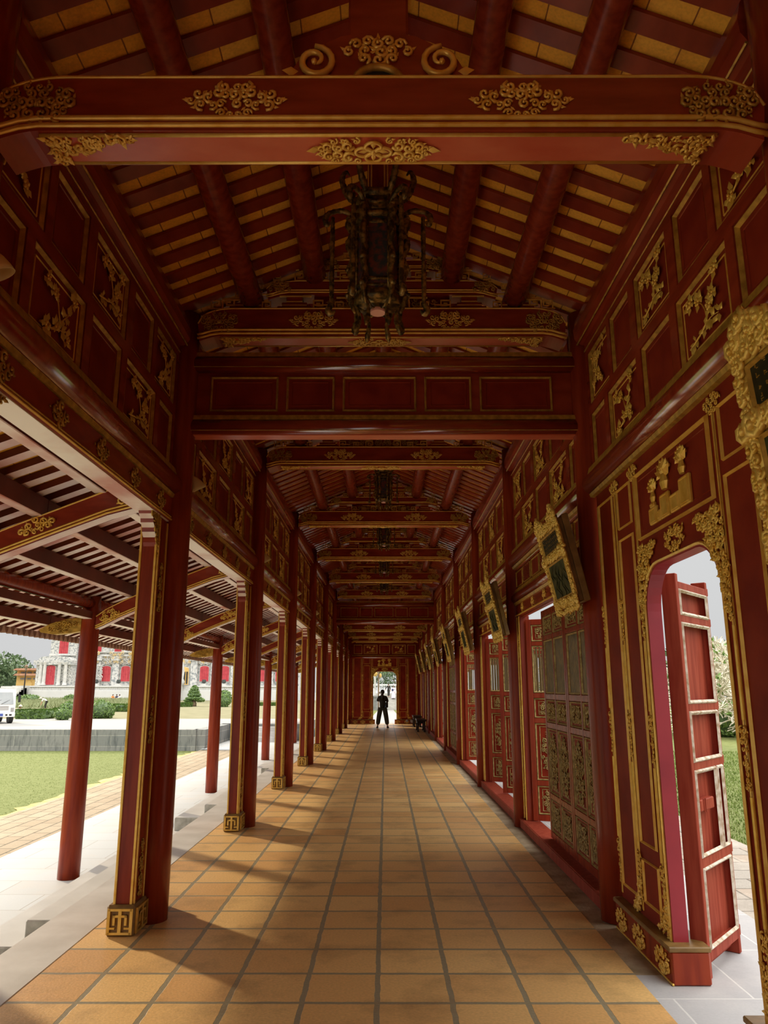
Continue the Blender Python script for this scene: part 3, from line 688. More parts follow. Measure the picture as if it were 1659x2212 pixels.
# ------------------------------------------------------------------ roof trusses
def beam_outline(L, z0, h, drop=.05):
    top = []; bot = []
    for i in range(9):
        u = i / 8; top.append((L - .32 * (1 - u) if False else L - .30 + .30 * u, z0 + h - (h * .55) * (1 - sqrt(max(0, 1 - u * u)))))
    for i in range(7):
        u = i / 6; bot.append((L - .02 - .18 * u, z0 - drop * (1 - u) ** 1.6 * 1.0))
    right = top + bot
    return [(x, z) for x, z in right] + [(-x, z) for x, z in right[::-1]]
def make_beam(parent, name, L, z0, h, d, big=True, sc=1.):
    out = beam_outline(L, z0, h); b = MB(); b.prism(out, -d / 2, d / 2, 'y'); bm_ = obj(name, b, 'red_beam', parent)
    yf = -d / 2
    botp = [(x, yf, z + .025) for x, z in [(-L + .0, z0 - .045), (-L + .05, z0 - .035), (-L + .12, z0 - .012), (-L + .2, z0), (L - .2, z0), (L - .12, z0 - .012), (L - .05, z0 - .035), (L, z0 - .045)]]
    s = MB(); s.tube(botp, .012 * sc, 6); s.tube([(x, y - .004, z + .032 * sc) for x, y, z in botp], .012 * sc, 6)
    obj('gilt_moulding', s, 'gold', bm_, True)
    n = 9; topl = [(x, yf, z) for x, z in out[:9]]; topr = [(-p[0], p[1], p[2]) for p in topl][::-1]
    s = MB(); s.tube(topr + topl, .007 * sc, 5); obj('gilt_edge', s, 'gold', bm_, True)
    cw, ch = (.44, .17) if big else (.26, h * .8)
    cm_z = z0 + h * .56
    for u in ((-.36, .36) if big else ()):
        carving(bm_, 'carved_mount', ('beamc', big), lambda: clump(61, cw, ch, 'lens', .026, 1.9), (u * L * 1.03, yf - .002, cm_z), 'gold')
    ew, eh = (.34, .19) if big else (.22, h * .8)
    for sg in (-1, 1):
        carving(bm_, 'carved_end', ('beame', big), lambda: clump(62, ew, eh, 'oval', .026, 1.7), (sg * (L - ew * .55), yf - .002, z0 + h * .5), 'gold_dark')
    if big:     # decorated underside
        sb = MB(); a = L - .20; sb.prism([(-a, yf + .03), (-a + .07, -yf - .03), (a - .07, -yf - .03), (a, yf + .03)], z0 - .006, z0 + .002, 'z'); so = obj('soffit_board', sb, 'red_soffit', bm_)
        s = MB(); s.tube([(-a, yf + .022, z0 - .004), (a, yf + .022, z0 - .004)], .010, 5); s.tube([(-a + .07, -yf - .022, z0 - .004), (a - .07, -yf - .022, z0 - .004)], .010, 5)
        for sg in (-1, 1): s.tube([(sg * a, yf + .022, z0 - .004), (sg * (a - .07), -yf - .022, z0 - .004)], .010, 5)
        obj('gilt_edge', s, 'gold', so, True)
        carving(so, 'soffit_carving', 'soffc', medallion, (-.02, 0, z0 - .008), 'gold', rot=(pi / 2, 0, 0))
        for sg in (-1, 1):
            carving(so, 'soffit_carving', ('soffe', sg), lambda: spandrel(64, .36, .16, -sg), (sg * (a - .03), yf + .035, z0 - .008), 'gold', rot=(pi / 2 if 0 else pi / 2, 0, 0))
    return bm_
def key_fret(mb, x, z, s, d=1, y=-.07):
    p = [(0, 0), (1, 0), (1, 1), (0, 1), (0, .35), (.65, .35), (.65, .65), (.35, .65)]
    q = [(x + d * a * s, z + c * s) for a, c in p]
    for (a, b_), (c, e) in zip(q, q[1:]):
        w = s * .07; mb.box(min(a, c) - w, max(a, c) + w, y - .012, y, min(b_, e) - w, max(b_, e) + w)
def make_truss(tiers=True):
    t = thing('roof_truss'); z0 = 4.65 if tiers else 3.91
    make_beam(t, 'main_beam', 1.60, z0, .26, .21)
    if not tiers:
        p = [(-.40, 4.165)] + [(-.40 + .02 * i, 4.165 + .19 * sin(pi / 2 * i / 6)) for i in range(7)] + [(-.16, 4.42), (0, 4.45), (.16, 4.42)] + [(.40 - .02 * i, 4.165 + .19 * sin(pi / 2 * i / 6)) for i in range(6, -1, -1)] + [(.40, 4.165)]
        b = MB(); b.prism(p, -.06, .06, 'y'); cr = obj('crest_board', b, 'red_beam', t)
        k = MB(); k.tube([(.10 * cos(pi * i / 12), -.068, 4.168 + .085 * sin(pi * i / 12)) for i in range(13)], .018, 6); obj('crest_ring', k, 'gold_dark', cr, True)
        k = MB(); k.box(-.085, .085, -.064, -.05, 4.168, 4.235); obj('crest_hollow', k, 'black', cr)
        k = MB()
        for sg in (-1, 1):
            scroll(k, sg * .27, 4.275, .085, 1.5, sg, pi / 2, -.06, .15, 24, 8); k.prism([(sg * .38, 4.17), (sg * .20, 4.17), (sg * .22, 4.19), (sg * .36, 4.19)][::sg], -.075, -.055, 'y')
            leaf(k, sg * .34, 4.24, 0 if sg > 0 else pi, .07, .05, -.06)
        k.join(clump(66, .34, .13, 'oval', .03, 1.3), 0, -.062, 4.34); obj('crest_carving', k, 'gold', cr, True)
        b = MB(); b.cbox(-.13, .13, -.05, .05, 4.42, 5.42, .01); obj('king_post', b, 'red_beam', t)
        return t
    make_beam(t, 'middle_beam', 1.02, 5.055, .135, .16, False, .6)
    make_beam(t, 'upper_beam', .60, 5.30, .10, .14, False, .5)
    for sg in (-1, 1):
        for (a, c, z1, z2) in ((1.02, 1.34, 4.90, 4.955), (1.06, 1.30, 4.95, 4.985), (.62, .92, 4.91, 4.95), (.66, .88, 4.95, 4.985), (.70, .84, 4.985, 5.06), (.52, .76, 5.19, 5.225), (.56, .72, 5.225, 5.26), (.22, .44, 5.19, 5.225), (.26, .40, 5.225, 5.30)):
            b = MB(); x0, x1 = sorted((sg * a, sg * c)); b.cbox(x0, x1, -.075, .075, z1, z2, .004); k = obj('bracket_block', b, 'red_beam', t)
            s = MB(); s.tube([(x0, -.078, z1 + .006), (x1, -.078, z1 + .006)], .0055, 4); obj('gilt_strip', s, 'gold', k)
    for sg in (-1, 1):
        for x, z, s_ in ((.98, 4.915, .07), (1.30, 4.92, .10), (1.42, 4.92, .08), (.90, 5.20, .06), (.48, 5.20, .07), (.15, 4.915, .09), (.34, 4.915, .07), (.52, 4.92, .08), (.70, 5.195, .07), (.12, 5.20, .08), (.30, 5.20, .07), (1.22, 5.02, .07), (1.06, 5.09, .07), (.74, 5.30, .06), (.28, 5.405, .06), (.50, 5.405, .05)): f = MB(); key_fret(f, sg * x, z, s_, sg); obj('fret_carving', f, 'gold', t)
    for sg in (-1, 1):
        for x0, x1, z in ((.18, .40, 5.02), (.46, .60, 4.95), (.62, .90, 5.035), (.95, 1.2, 5.055), (1.24, 1.40, 5.0), (.2, .42, 5.285), (.5, .68, 5.275), (.1, .26, 5.43), (1.36, 1.52, 4.915)):
            f = MB(); f.box(min(sg * x0, sg * x1), max(sg * x0, sg * x1), -.088, -.07, z, z + .009); obj('gilt_strip', f, 'gold', t)
    b = MB(); b.box(-.60, .60, -.03, .03, 4.905, 5.06); cbd = obj('carved_board', b, 'red_panel', t)
    carving(cbd, 'board_carving', 'trb', lambda: clump(67, 1.0, .12, 'rect', .028, .9), (0, -.034, 4.98), 'gold_dark')
    b = MB(); b.box(-.20, .20, -.03, .03, 5.18, 5.31); cbd = obj('carved_board', b, 'red_panel', t)
    carving(cbd, 'board_carving', 'trb2', lambda: clump(68, .34, .10, 'rect', .026, 1.), (0, -.034, 5.245), 'gold_dark')
    b = MB(); b.cbox(-.07, .07, -.05, .05, 5.39, 5.46, .006); obj('king_post', b, 'red_beam', t)
    return t
tr0 = make_truss(False); tr0.location = (-.03, CY[0], 0)
tag(tr0, 'low gilded roof beam right overhead with a carved crest, nearest of the cross beams', 'roof beam')
tr1 = make_truss(True)
for i in range(1, 10):
    lb = 'tiered red and gold roof truss, %s in line beyond the low crested beam' % ORD[i - 1]
    loc = (-.03, CY[i] - .02 if i < 9 else CY[i] - .45, 0)
    if i > 6:
        dup(tr0, (loc[0], loc[1], -.10), None, 'low gilded roof beam near the far end wall, %s beyond the second cross screen' % ORD[i - 7])['group'] = 'low beams of the far end'; continue
    if i == 1: tr1.location = loc; tag(tr1, lb, 'roof truss', 'tiered roof trusses')
    else: dup(tr1, loc, None, lb)

# ------------------------------------------------------------------ panelled cross screens below the trusses
def make_screen():
    t = thing('cross_screen')
    b = MB(); b.box(-1.66, 1.66, .01, .06, 3.86, 4.52); obj('board', b, 'red_beam', t)
    for z0, z1, nm in ((4.36, 4.50, 'upper_rail'), (3.78, 3.92, 'lower_rail')):
        m = (z0 + z1) / 2; h = (z1 - z0) / 2
        b = MB(); b.prism([(.09, z0)] + [(-.02 - .05 * sin(pi * i / 8), m - h * cos(pi * i / 8)) for i in range(9)] + [(.09, z1)], -1.66, 1.66, 'x'); r = obj(nm, b, 'red_gloss', t, True)
        s = MB(); s.prism([(.0, z1 - .01), (-.05, z1 - .005), (-.04, z1 + .035), (.0, z1 + .035)], -1.66, 1.66, 'x'); s.tube([(-1.66, -.066, z0 + .03), (1.66, -.066, z0 + .03)], .004, 4); obj('gilt_fillet', s, 'gold_dark', r)
        if z0 < 4: s = MB(); s.box(-1.66, 1.66, -.035, .085, z0 - .006, z0 + .012); obj('soffit_board', s, 'red_soffit', r)  # strip added to carry painted bounce light under the lower rail
    for x0, x1 in ((-1.52, -.93), (-.86, -.44), (-.37, .27), (.34, .75), (.82, 1.45)):
        add_panel(t, x0, x1, 4.005, 4.325, .008, None, bw=.020)
    return t
sc = make_screen(); sc.location = (0, CY[1] + .0, 0); tag(sc, 'low panelled red screen board spanning the corridor at the first column pair', 'screen board', 'panelled cross screens')
dup(sc, (0, CY[6], 0), None, 'low panelled red screen board spanning the corridor far down, near the end wall')

# ------------------------------------------------------------------ purlins, rafters, roof tiles
def log_mesh(L, r, n=18, name='purlin'):
    mb = MB(); mb.tube([(0, -L / 2 + L * i / 6, 0) for i in range(7)], [r * (1 + .02 * sin(i * 2.1)) for i in range(7)], n)
    return mesh_of(mb, name, 'red', True)
SLOPE = atan2(.42, 1)
pl0, pl1 = log_mesh(CY[1] - CY[0] + .6, .10), log_mesh(3.9, .10)
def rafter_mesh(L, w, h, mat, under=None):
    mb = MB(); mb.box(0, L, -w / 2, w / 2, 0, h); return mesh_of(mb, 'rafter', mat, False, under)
rm = rafter_mesh(1.95 / cos(SLOPE), .125, .024, 'red_beam')
for i in range(9):
    y0, y1 = CY[i], CY[i + 1]; ym = (y0 + y1) / 2
    for x, z, nm in ((-1.17, 5.025, 'lower round purlin log on the courtyard slope'), (-.615, 5.255, 'upper round purlin log on the courtyard slope'), (.60, 5.255, 'upper round purlin log on the door-wall slope'), (1.15, 5.025, 'lower round purlin log on the door-wall slope'), (-.01, 5.50, 'ridge log')):
        o = obj('purlin', pl0 if i == 0 else pl1, loc=(x - .01, ym - (.3 if i == 0 else 0), z))
        tag(o, 'round dark red %s, %s' % (nm, bayname(i)), 'purlin', 'purlin logs of the main roof')
    n = int((y1 - y0) / .25 + .5) if i else 14
    for k in range(n):
        y = y1 - .125 - k * (.25 if i == 0 else (y1 - y0) / n)
        for sg in (1, -1):
            o = obj('rafter', rm, loc=(0, y, ridge(0)), rot=(0, SLOPE, 0 if sg > 0 else pi))
            tag(o, 'flat dark red rafter board on the %s slope, %s' % ('door-wall' if sg > 0 else 'courtyard', bayname(i)), 'rafter', 'rafter boards of the %s slope, %s' % ('door-wall' if sg > 0 else 'courtyard', bayname(i)))
for sg, nm in ((-1, 'ceiling_left'), (1, 'ceiling_right')):
    s = MB(); s.prism([(0, ridge(0) + .030), (sg * 2.05, ridge(2.05) + .030), (sg * 2.05, ridge(2.05) + .12), (0, ridge(0) + .13)][::sg], -9, 37.6, 'y'); struct(nm, s, 'tile_roof')

# near end: plain continuation of the building behind the viewer, closed by an added wall
w = MB(); w.box(XR, XR + .1, -9, CY[0], 0, 4.9); struct('wall_right', w, 'red_panel')
w = MB(); w.box(XL - .1, XL, -9, CY[0], 3.0, 4.9); struct('wall_left', w, 'red_panel')
w = MB(); w.box(-2.0, 1.95, -9.1, -9, 0, 5.7); struct('wall_back_light_stop', w, 'red_panel')  # unseen wall added to keep light from behind off the beam fronts
w = MB(); w.box(-2.0, -1.62, 37.25, 37.45, 0, 5.2); w.box(1.60, 2.0, 37.25, 37.45, 0, 5.2); w.box(-2, 2, 37.36, 37.45, 3.3, 5.7); struct('wall_end', w, 'red_panel')

# ------------------------------------------------------------------ veranda roof
VS = atan2(.375, 1)
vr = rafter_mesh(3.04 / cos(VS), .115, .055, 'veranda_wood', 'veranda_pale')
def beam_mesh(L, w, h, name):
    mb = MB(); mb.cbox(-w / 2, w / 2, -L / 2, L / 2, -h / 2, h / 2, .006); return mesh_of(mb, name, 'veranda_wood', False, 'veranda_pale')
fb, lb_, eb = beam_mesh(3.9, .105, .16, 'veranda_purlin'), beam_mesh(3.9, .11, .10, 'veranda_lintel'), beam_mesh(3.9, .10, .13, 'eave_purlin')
rp_ = log_mesh(3.9, .078, 16, 'round_purlin')
for i in range(9):
    ym = (CY[i] + CY[i + 1]) / 2 if i else CY[1] - 1.95
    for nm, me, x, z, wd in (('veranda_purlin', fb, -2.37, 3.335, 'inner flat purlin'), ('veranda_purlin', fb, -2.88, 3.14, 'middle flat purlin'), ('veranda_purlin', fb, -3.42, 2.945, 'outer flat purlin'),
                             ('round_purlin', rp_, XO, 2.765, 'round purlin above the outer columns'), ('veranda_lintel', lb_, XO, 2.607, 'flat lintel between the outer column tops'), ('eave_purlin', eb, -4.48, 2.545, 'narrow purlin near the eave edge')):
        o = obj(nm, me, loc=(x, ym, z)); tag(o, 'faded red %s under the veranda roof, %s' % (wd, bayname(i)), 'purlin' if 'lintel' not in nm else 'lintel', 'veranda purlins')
    n = 15
    for k in range(n):
        y = ym - 1.95 + 3.9 * (k + .5) / n
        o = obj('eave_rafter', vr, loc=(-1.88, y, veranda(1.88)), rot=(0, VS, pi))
        tag(o, 'faded pinkish red rafter strip under the veranda roof, %s' % bayname(i), 'eave rafter', 'veranda rafters, %s' % bayname(i))
s = MB(); s.prism([(-1.89, veranda(1.89) + .062), (-1.89, veranda(1.89) + .13), (-4.98, veranda(4.98) + .13), (-4.98, veranda(4.98) + .062)], -9, 37.6, 'y'); struct('ceiling_veranda', s, 'tile_roof')
ee = MB(); ee.box(-4.97, -4.93, -9, 37.6, veranda(4.95) + .02, veranda(4.95) + .07)
for k in range(287):
    y = -9 + k * .162; zc = veranda(4.98) + .03
    ee.prism([(y - .05, zc), (y + .05, zc)][::-1] + [(y - .05 * cos(pi * q / 6), zc - .085 * sin(pi * q / 6)) for q in range(1, 6)], -5.03, -4.95, 'x')
    ee.tube([(-5.02, y, zc + .045), (-4.6, y, zc + .045 + .42 * .375)], .055, 6)
struct('trim_eave', ee, 'eave_brown')

def make_crossbeam():
    t = thing('veranda_beam'); X = lambda v: v
    top = [(-1.86, 3.44), (-2.2, 3.325), (-2.7, 3.125), (-3.1, 2.965), (-3.45, 2.81), (-3.68, 2.69), (-3.80, 2.60)]
    bot = [(-3.80, 2.43), (-3.70, 2.475), (-3.5, 2.58), (-3.15, 2.735), (-2.7, 2.915), (-2.3, 3.07), (-2.1, 3.125), (-1.95, 3.14), (-1.86, 3.135)]
    b = MB(); b.prism(top + bot, -.085, .085, 'y'); bm_ = obj('beam', b, 'red_beam', t)
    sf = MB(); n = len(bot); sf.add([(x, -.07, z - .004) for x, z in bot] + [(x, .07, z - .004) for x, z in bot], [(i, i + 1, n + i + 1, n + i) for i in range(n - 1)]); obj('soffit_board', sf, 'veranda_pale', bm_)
    s = MB(); s.tube([(x, -.087, z - .008) for x, z in top], .008, 5); s.tube([(x, -.088, z + .012) for x, z in bot], .009, 5); s.tube([(x, -.090, z + .038) for x, z in bot], .009, 5); obj('gilt_moulding', s, 'gold', bm_, True)
    for x, z, w_, h_, sd in ((-2.10, 3.25, .26, .15, 71), (-2.86, 2.965, .32, .14, 72), (-3.62, 2.60, .24, .14, 73)):
        k = clump(sd, w_, h_, 'lens' if sd == 72 else 'oval', .034, 1.4); k.xf(Matrix.Rotation(-atan2(-.40, -1) + pi if 0 else -.38, 4, 'Y'))
        obj('carved_mount', k, 'gold', t, True, loc=(x, -.087, z))
    b = MB(); pb = [(-4.0, 2.58), (-4.0, 2.40), (-4.15, 2.375), (-4.35, 2.36), (-4.52, 2.385), (-4.55, 2.42), (-4.40, 2.50), (-4.2, 2.56)]
    b.prism(pb, -.06, .06, 'y'); br = obj('eave_bracket', b, 'gold_dark', t)
    k = clump(74, .46, .13, 'lens', .034, 1.5); k.xf(Matrix.Rotation(-.22, 4, 'Y')); obj('bracket_carving', k, 'gold_dark', br, True, loc=(-4.24, -.062, 2.46))
    return t
cbm = make_crossbeam()
for i in range(1, 10):
    lb = 'curved red and gold beam sloping from the %s courtyard column down to the outer row' % ORD[i]
    if i == 1: cbm.location = (0, CY[i], 0); tag(cbm, lb, 'beam', 'sloping veranda beams')
    else: dup(cbm, (0, CY[i], 0), None, lb)
# ------------------------------------------------------------------ hanging plaques
def make_plaque():
    t = thing('carved_plaque'); w, h = .84, .80; hw = w / 2
    b = MB(); b.cbox(-hw + .05, hw - .05, -.05, .05, .02, h - .02, .006)
    for z in (.22, .40, .56): b.box(-hw + .045, hw - .045, -.045, .055, z, z + .018)
    b.cbox(-hw + .02, hw - .02, .0, .06, .0, h, .008); obj('backboard', b, 'plaque_side', t)
    def field(nm, z0, z1, mat):
        q = MB(); q.box(-hw + .10, hw - .10, -.058, -.04, z0, z1); o = obj(nm, q, mat, t)
        q = MB(); q.frame(-hw + .085, hw - .085, z0 - .015, z1 + .015, .03, -.05, .02); obj('field_border', q, 'gold_dark', o); return o
    up = field('upper_field', .535, .70, 'plaque_dark'); lo = field('lower_field', .10, .43, 'plaque_green')
    rd = random.Random(11); q = MB()
    for i in range(11):
        for j in range(4):
            x = -.27 + i * .054; z = .690 - j * .040
            for _ in range(4):
                a, b2 = rd.uniform(-.008, .006), rd.uniform(-.010, .008)
                if rd.random() < .5: q.box(x + a, x + a + .012, -.0605, -.058, z + b2 - .010, z + b2 - .0075)
                else: q.box(x + a, x + a + .0025, -.0605, -.058, z + b2 - .012, z + b2)
    obj('inscription', q, 'gold_dark', up)
    q = MB()
    for i in range(16):
        x = rd.uniform(-.26, .26); z = rd.uniform(.14, .36)
        q.tube([(x + .05 * sin(k * .8 + i), -.058, z + (k - 3) * .022) for k in range(7)], [.003, .007, .009, .010, .009, .006, .002], 4)
    obj('relief_pattern', q, 'plaque_green', lo)
    f = MB(); f.box(-hw, hw, -.058, -.046, .0, .07); f.box(-hw, -hw + .07, -.058, -.046, 0, h); f.box(hw - .07, hw, -.058, -.046, 0, h); f.box(-hw, hw, -.058, -.046, .45, .52); f.box(-hw, hw, -.058, -.046, h - .08, h)
    def run(x0, z0, x1, z1, n, s_):
        for i in range(n):
            u = (i + .5) / n; x, z = x0 + (x1 - x0) * u + rd.uniform(-.008, .008), z0 + (z1 - z0) * u + rd.uniform(-.008, .008)
            scroll(f, x, z, s_ * rd.uniform(.8, 1.2), 1.1, rd.choice((1, -1)), rd.uniform(0, 6), -.058, .34, 7, 5)
            leaf(f, x, z, rd.uniform(0, 6.28), s_ * 1.25, s_ * .9, -.06, s_ * .25)
    for k, off in enumerate((.018, .05)):
        run(-hw + off, .0, -hw + off, h, 17, .030); run(hw - off, .0, hw - off, h, 17, .030); run(-hw, .012 + off, hw, .012 + off, 18, .032); run(-hw + .05, .465 + off * .8, hw - .05, .465 + off * .8, 15, .032); run(-hw, h - off, hw, h - off, 17, .032)
    run(-hw, -.03, hw, -.03, 15, .034); run(-hw - .02, .49, -hw + .12, .49, 4, .05); run(hw + .02, .49, hw - .12, .49, 4, .05)
    for sg in (-1, 1):
        run(sg * hw * .95, h, sg * hw * .70, h + .10, 5, .040); run(sg * hw * .72, h + .09, sg * hw * .3, h + .02, 6, .034); run(sg * hw * .9, h + .02, sg * hw * .4, h + .02, 6, .034)
    obj('carved_frame', f, 'gold_pale', t, True)
    return t
pq = make_plaque()
for i in range(0, 9):
    lb = 'tilted gilt-framed dark plaque hung on the %s column of the door wall' % ORD[i]
    loc = (1.535, CY[i] + .02, 2.33)
    if i == 0: loc = (1.455, 2.28, 2.14)
    o = pq if i == 0 else copy_tree(pq)
    o.location = loc; o.rotation_euler = (R(4.5 if i == 0 else 12), 0, RR_); o.scale = (1, 1, 1) if i == 0 else (.88, .88, .88)
    tag(o, lb if i else 'large tilted gilt plaque cut off by the right edge, nearest of the hanging plaques', 'plaque', 'gilt plaques hung on the door-wall columns')

# ------------------------------------------------------------------ hanging lanterns
def make_lantern():
    t = thing('hanging_lantern')     # origin at bottom of the body
    def hexa(r, z0, z1, r2=None):
        r2 = r2 or r; p = MB(); vs = [(r * cos(pi / 3 * k + pi / 6 * 0), r * sin(pi / 3 * k), z0) for k in range(6)] + [(r2 * cos(pi / 3 * k), r2 * sin(pi / 3 * k), z1) for k in range(6)]
        p.add(vs, [tuple(range(5, -1, -1)), tuple(range(6, 12))] + [(k, (k + 1) % 6, 6 + (k + 1) % 6, 6 + k) for k in range(6)]); return p
    obj('glass_body', hexa(.135, .06, .60), 'lantern_glass', t)
    c = MB()
    for z0, z1, a in ((.0, .06, .165), (.085, .10, .15), (.13, .15, .15), (.55, .575, .15), (.60, .64, .17), (.70, .72, .16), (.76, .80, .175)): c.join(hexa(a, z0, z1))
    c.join(hexa(.14, .64, .76))
    for k in range(6):
        a = pi / 3 * k; x, y = .145 * cos(a), .145 * sin(a)
        c.tube([(x, y, .0), (x, y, .8)], .012, 6)
    obj('carved_cage', c, 'lantern_dark', t, True)
    m = MB()
    def limb(pts, rs, ca, sa):
        q = smooth_path([(r * ca, r * sa, z) for r, z in pts]); n = len(q) - 1
        rr = [rs[min(int(i / n * (len(rs) - 1)), len(rs) - 2)] * (1 - (i / n * (len(rs) - 1)) % 1) + rs[min(int(i / n * (len(rs) - 1)) + 1, len(rs) - 1)] * ((i / n * (len(rs) - 1)) % 1) for i in range(n)] + [rs[-1]]
        m.tube(q, [r * (1 + .22 * (i % 2)) for i, r in enumerate(rr)], 7)
    for k in range(6):
        a = pi / 3 * k; ca, sa = cos(a), sin(a)
        limb(((.15, .78), (.20, .83), (.235, .90), (.25, .97), (.225, 1.03), (.20, 1.0)), [.018, .022, .02, .018, .012, .005], ca, sa)
        limb(((.15, .66), (.20, .62), (.175, .54), (.20, .46), (.17, .36), (.19, .27), (.165, .17), (.185, .08), (.17, .0), (.15, -.05)), [.022, .026, .02, .022, .018, .02, .016, .02, .014, .008], ca, sa)
        limb(((.16, .68), (.24, .72), (.32, .71), (.36, .67), (.35, .61), (.33, .64)), [.014, .016, .015, .02, .016, .006], ca, sa)
        limb(tuple((.31, .67 - .06 * j) for j in range(12)), [.012, .016, .012, .016, .012], ca, sa)
        limb(((.31, .02), (.33, -.03), (.31, -.055), (.285, -.03)), [.016, .022, .018, .006], ca, sa)
        limb(((.16, .02), (.13, -.03), (.12, -.10), (.14, -.16), (.15, -.20)), [.012, .010, .012, .018, .004], ca, sa)
        for z in (.66, .46, .27, .08): leaf_p = None; m.ball((.20 * ca, .20 * sa, z), (.024, .024, .018), 6, 4)
    obj('dragon_arms', m, 'lantern_dark', t, True)
    m = MB()
    for k in range(6):
        a = pi / 3 * k; m.tube([(.15 * cos(a), .15 * sin(a), .0), (.09 * cos(a), .09 * sin(a), -.035), (.04 * cos(a), .04 * sin(a), -.03)], .008, 5)
    obj('bottom_struts', m, 'lantern_dark', t)
    m = MB(); m.lathe([(.0, -.05), (.05, -.05), (.052, -.04), (.05, -.028), (.0, -.028)], 20); obj('bottom_disc', m, 'pink_disc', t)
    m = MB(); m.cbox(-.075, .075, -.02, .02, .80, 1.23, .006); hb = obj('hanging_board', m, 'red', t)
    s = MB()
    for x in (-.066, -.045, .045, .066): s.tube([(x, -.024, .80), (x, -.024, 1.23)], .007, 5)
    for x in (-.02, .02): s.ball((x, -.026, .82), .018, 6, 4)
    obj('gilt_strip', s, 'gold', hb, True)
    m = MB(); m.tube([(0, 0, .78), (0, 0, .86)], .03, 8); obj('hook', m, 'lantern_dark', t)
    return t
lt = make_lantern(); lt.location = (-.05, 4.60, 4.16)
tag(lt, 'large dark carved hanging lantern with dragon arms, nearest, below the ridge', 'lantern')
for n_, i in enumerate((2, 3, 4, 5)):
    o = dup(lt, (-.03, bay_mid[i], 4.66), 0, 'small-looking dark hanging lantern far down the corridor, %s' % bayname(i)); o.scale = (.72, .72, .62)

# ------------------------------------------------------------------ wall spotlights
def make_lamp():
    t = thing('wall_lamp')           # on a wall facing -y, origin on the wall
    b = MB(); b.tube([(0, .0, 0), (0, -.02, 0)], .04, 12); b.tube([(0, -.01, 0), (0, -.07, .03), (0, -.11, .05)], .012, 8); obj('bracket', b, 'gold_dark', t)
    s = MB(); s.lathe([(.022, .0), (.035, .015), (.06, .05), (.085, .10), (.105, .16), (.112, .20), (.108, .20), (.10, .16), (.08, .10), (.03, .03)], 20)
    s.xf(Matrix.Translation((0, -.11, .05)) @ Matrix.Rotation(R(155), 4, 'X') @ Matrix.Rotation(R(18), 4, 'Y')); obj('lamp_shade', s, 'cream', t, True)
    return t
lm = make_lamp(); lm.scale = (.66, .66, .66)
for n_, i in enumerate((0, 1, 2, 3, 4, 5)):
    loc = (XL - .0, 2.86 if i == 0 else CY[i] + .25 + .0, 3.47 if i == 0 else 3.46); lb = 'cream bell-shaped spotlight on the courtyard-side upper wall, %s' % bayname(i)
    if i == 0: lm.location = loc; lm.rotation_euler[2] = RL; tag(lm, lb, 'lamp', 'wall spotlights')
    else: dup(lm, loc, RL, lb)

# ------------------------------------------------------------------ tall batten-backed leaf standing open outside the arch
def make_backleaf(w=.64, h=2.42):
    t = thing('door_leaf')
    b = MB(); b.cbox(0, .045, -.05, .05, 0, h, .004); b.cbox(w - .04, w, -.05, .05, 0, h - .0, .004)
    zs = ((.09, .15), (.60, .66), (1.17, 1.22), (1.53, 1.58), (2.10, 2.15), (2.32, 2.37))
    for a, c in zs: b.cbox(.045, w - .04, -.05, .03, a, c, .004)
    b.cbox(w * .70, w * .75, -.05, .02, .66, 1.17, .003); obj('leaf_frame', b, 'red_worn', t)
    p = MB(); p.box(.04, w - .03, .0, .02, .04, h - .04); obj('back_board', p, 'red_worn', t)
    for i in range(len(zs) - 1):
        a, c = zs[i][1], zs[i + 1][0]
        for x0, x1 in (((.045, w * .70), (w * .75, w - .04)) if i == 1 else ((.045, w - .04),)):
            f = MB(); f.frame(x0 - .004, x1 + .004, a - .004, c + .004, .026, -.046, .014); obj('worn_border', f, 'bone_trim', t)
    for a, c in zs:
        if a < .1 or a > 2.2 or True:
            k = MB(); k.cbox(w - .01, w + .035, -.045, .02, a + .005, c + .01, .004); obj('batten_end', k, 'red_worn', t)
    k = MB(); k.cbox(.10, .36, -.052, -.0, .92, .99, .006); k.cbox(.15, .16, -.058, -.05, .915, .995, .002); k.cbox(.18, .19, -.058, -.05, .915, .995, .002); k.cbox(w, w + .03, -.04, .0, .92, .985, .004); obj('sliding_latch', k, 'red_worn', t)
    return t
bl = make_backleaf(); bl.location = (1.875, 4.99, 0.0); bl.rotation_euler[2] = atan2(5.41 - 4.92, 2.36 - 1.95)
tag(bl, 'tall red batten-backed door leaf with worn pale edges, standing open outside the arch', 'door leaf')

# ------------------------------------------------------------------ benches and small fittings at the far end
def make_bench():
    t = thing('bench')
    b = MB(); b.cbox(-.19, .19, -.75, .75, .40, .47, .01); obj('seat', b, 'bench_wood', t)
    for x in (-.13, .13):
        for y in (-.62, .62):
            k = MB(); k.prism([(x - .035, .40), (x + .035, .40), (x + .03, .08), (x + .045, .0), (x - .045, .0), (x - .03, .08)], y - .04, y + .04, 'y'); obj('leg', k, 'bench_wood', t)
    k = MB(); k.box(-.15, .15, -.60, .60, .31, .39); obj('apron', k, 'bench_wood', t)
    return t
bn = make_bench(); bn.location = (1.40, 31.2, 0); tag(bn, 'dark wooden bench against the door wall at the far end, nearer of the two', 'bench', 'dark benches at the far end')
dup(bn, (1.40, 34.9, 0), None, 'dark wooden bench against the door wall at the far end, farther of the two')
k = MB(); k.cbox(-.09, .09, -.05, 0, 0, .15, .01); o = obj('meter_box', k, 'grey_metal', None, loc=(1.28, 37.24, .05)); tag(o, 'pale grey louvred box low on the far wall, right of the arch', 'box')
k = MB()
for q in range(6): k.box(-.075 + q * .027, -.06 + q * .027, -.056, -.049, .02, .13)
obj('louvre', k, 'whitewash', o)
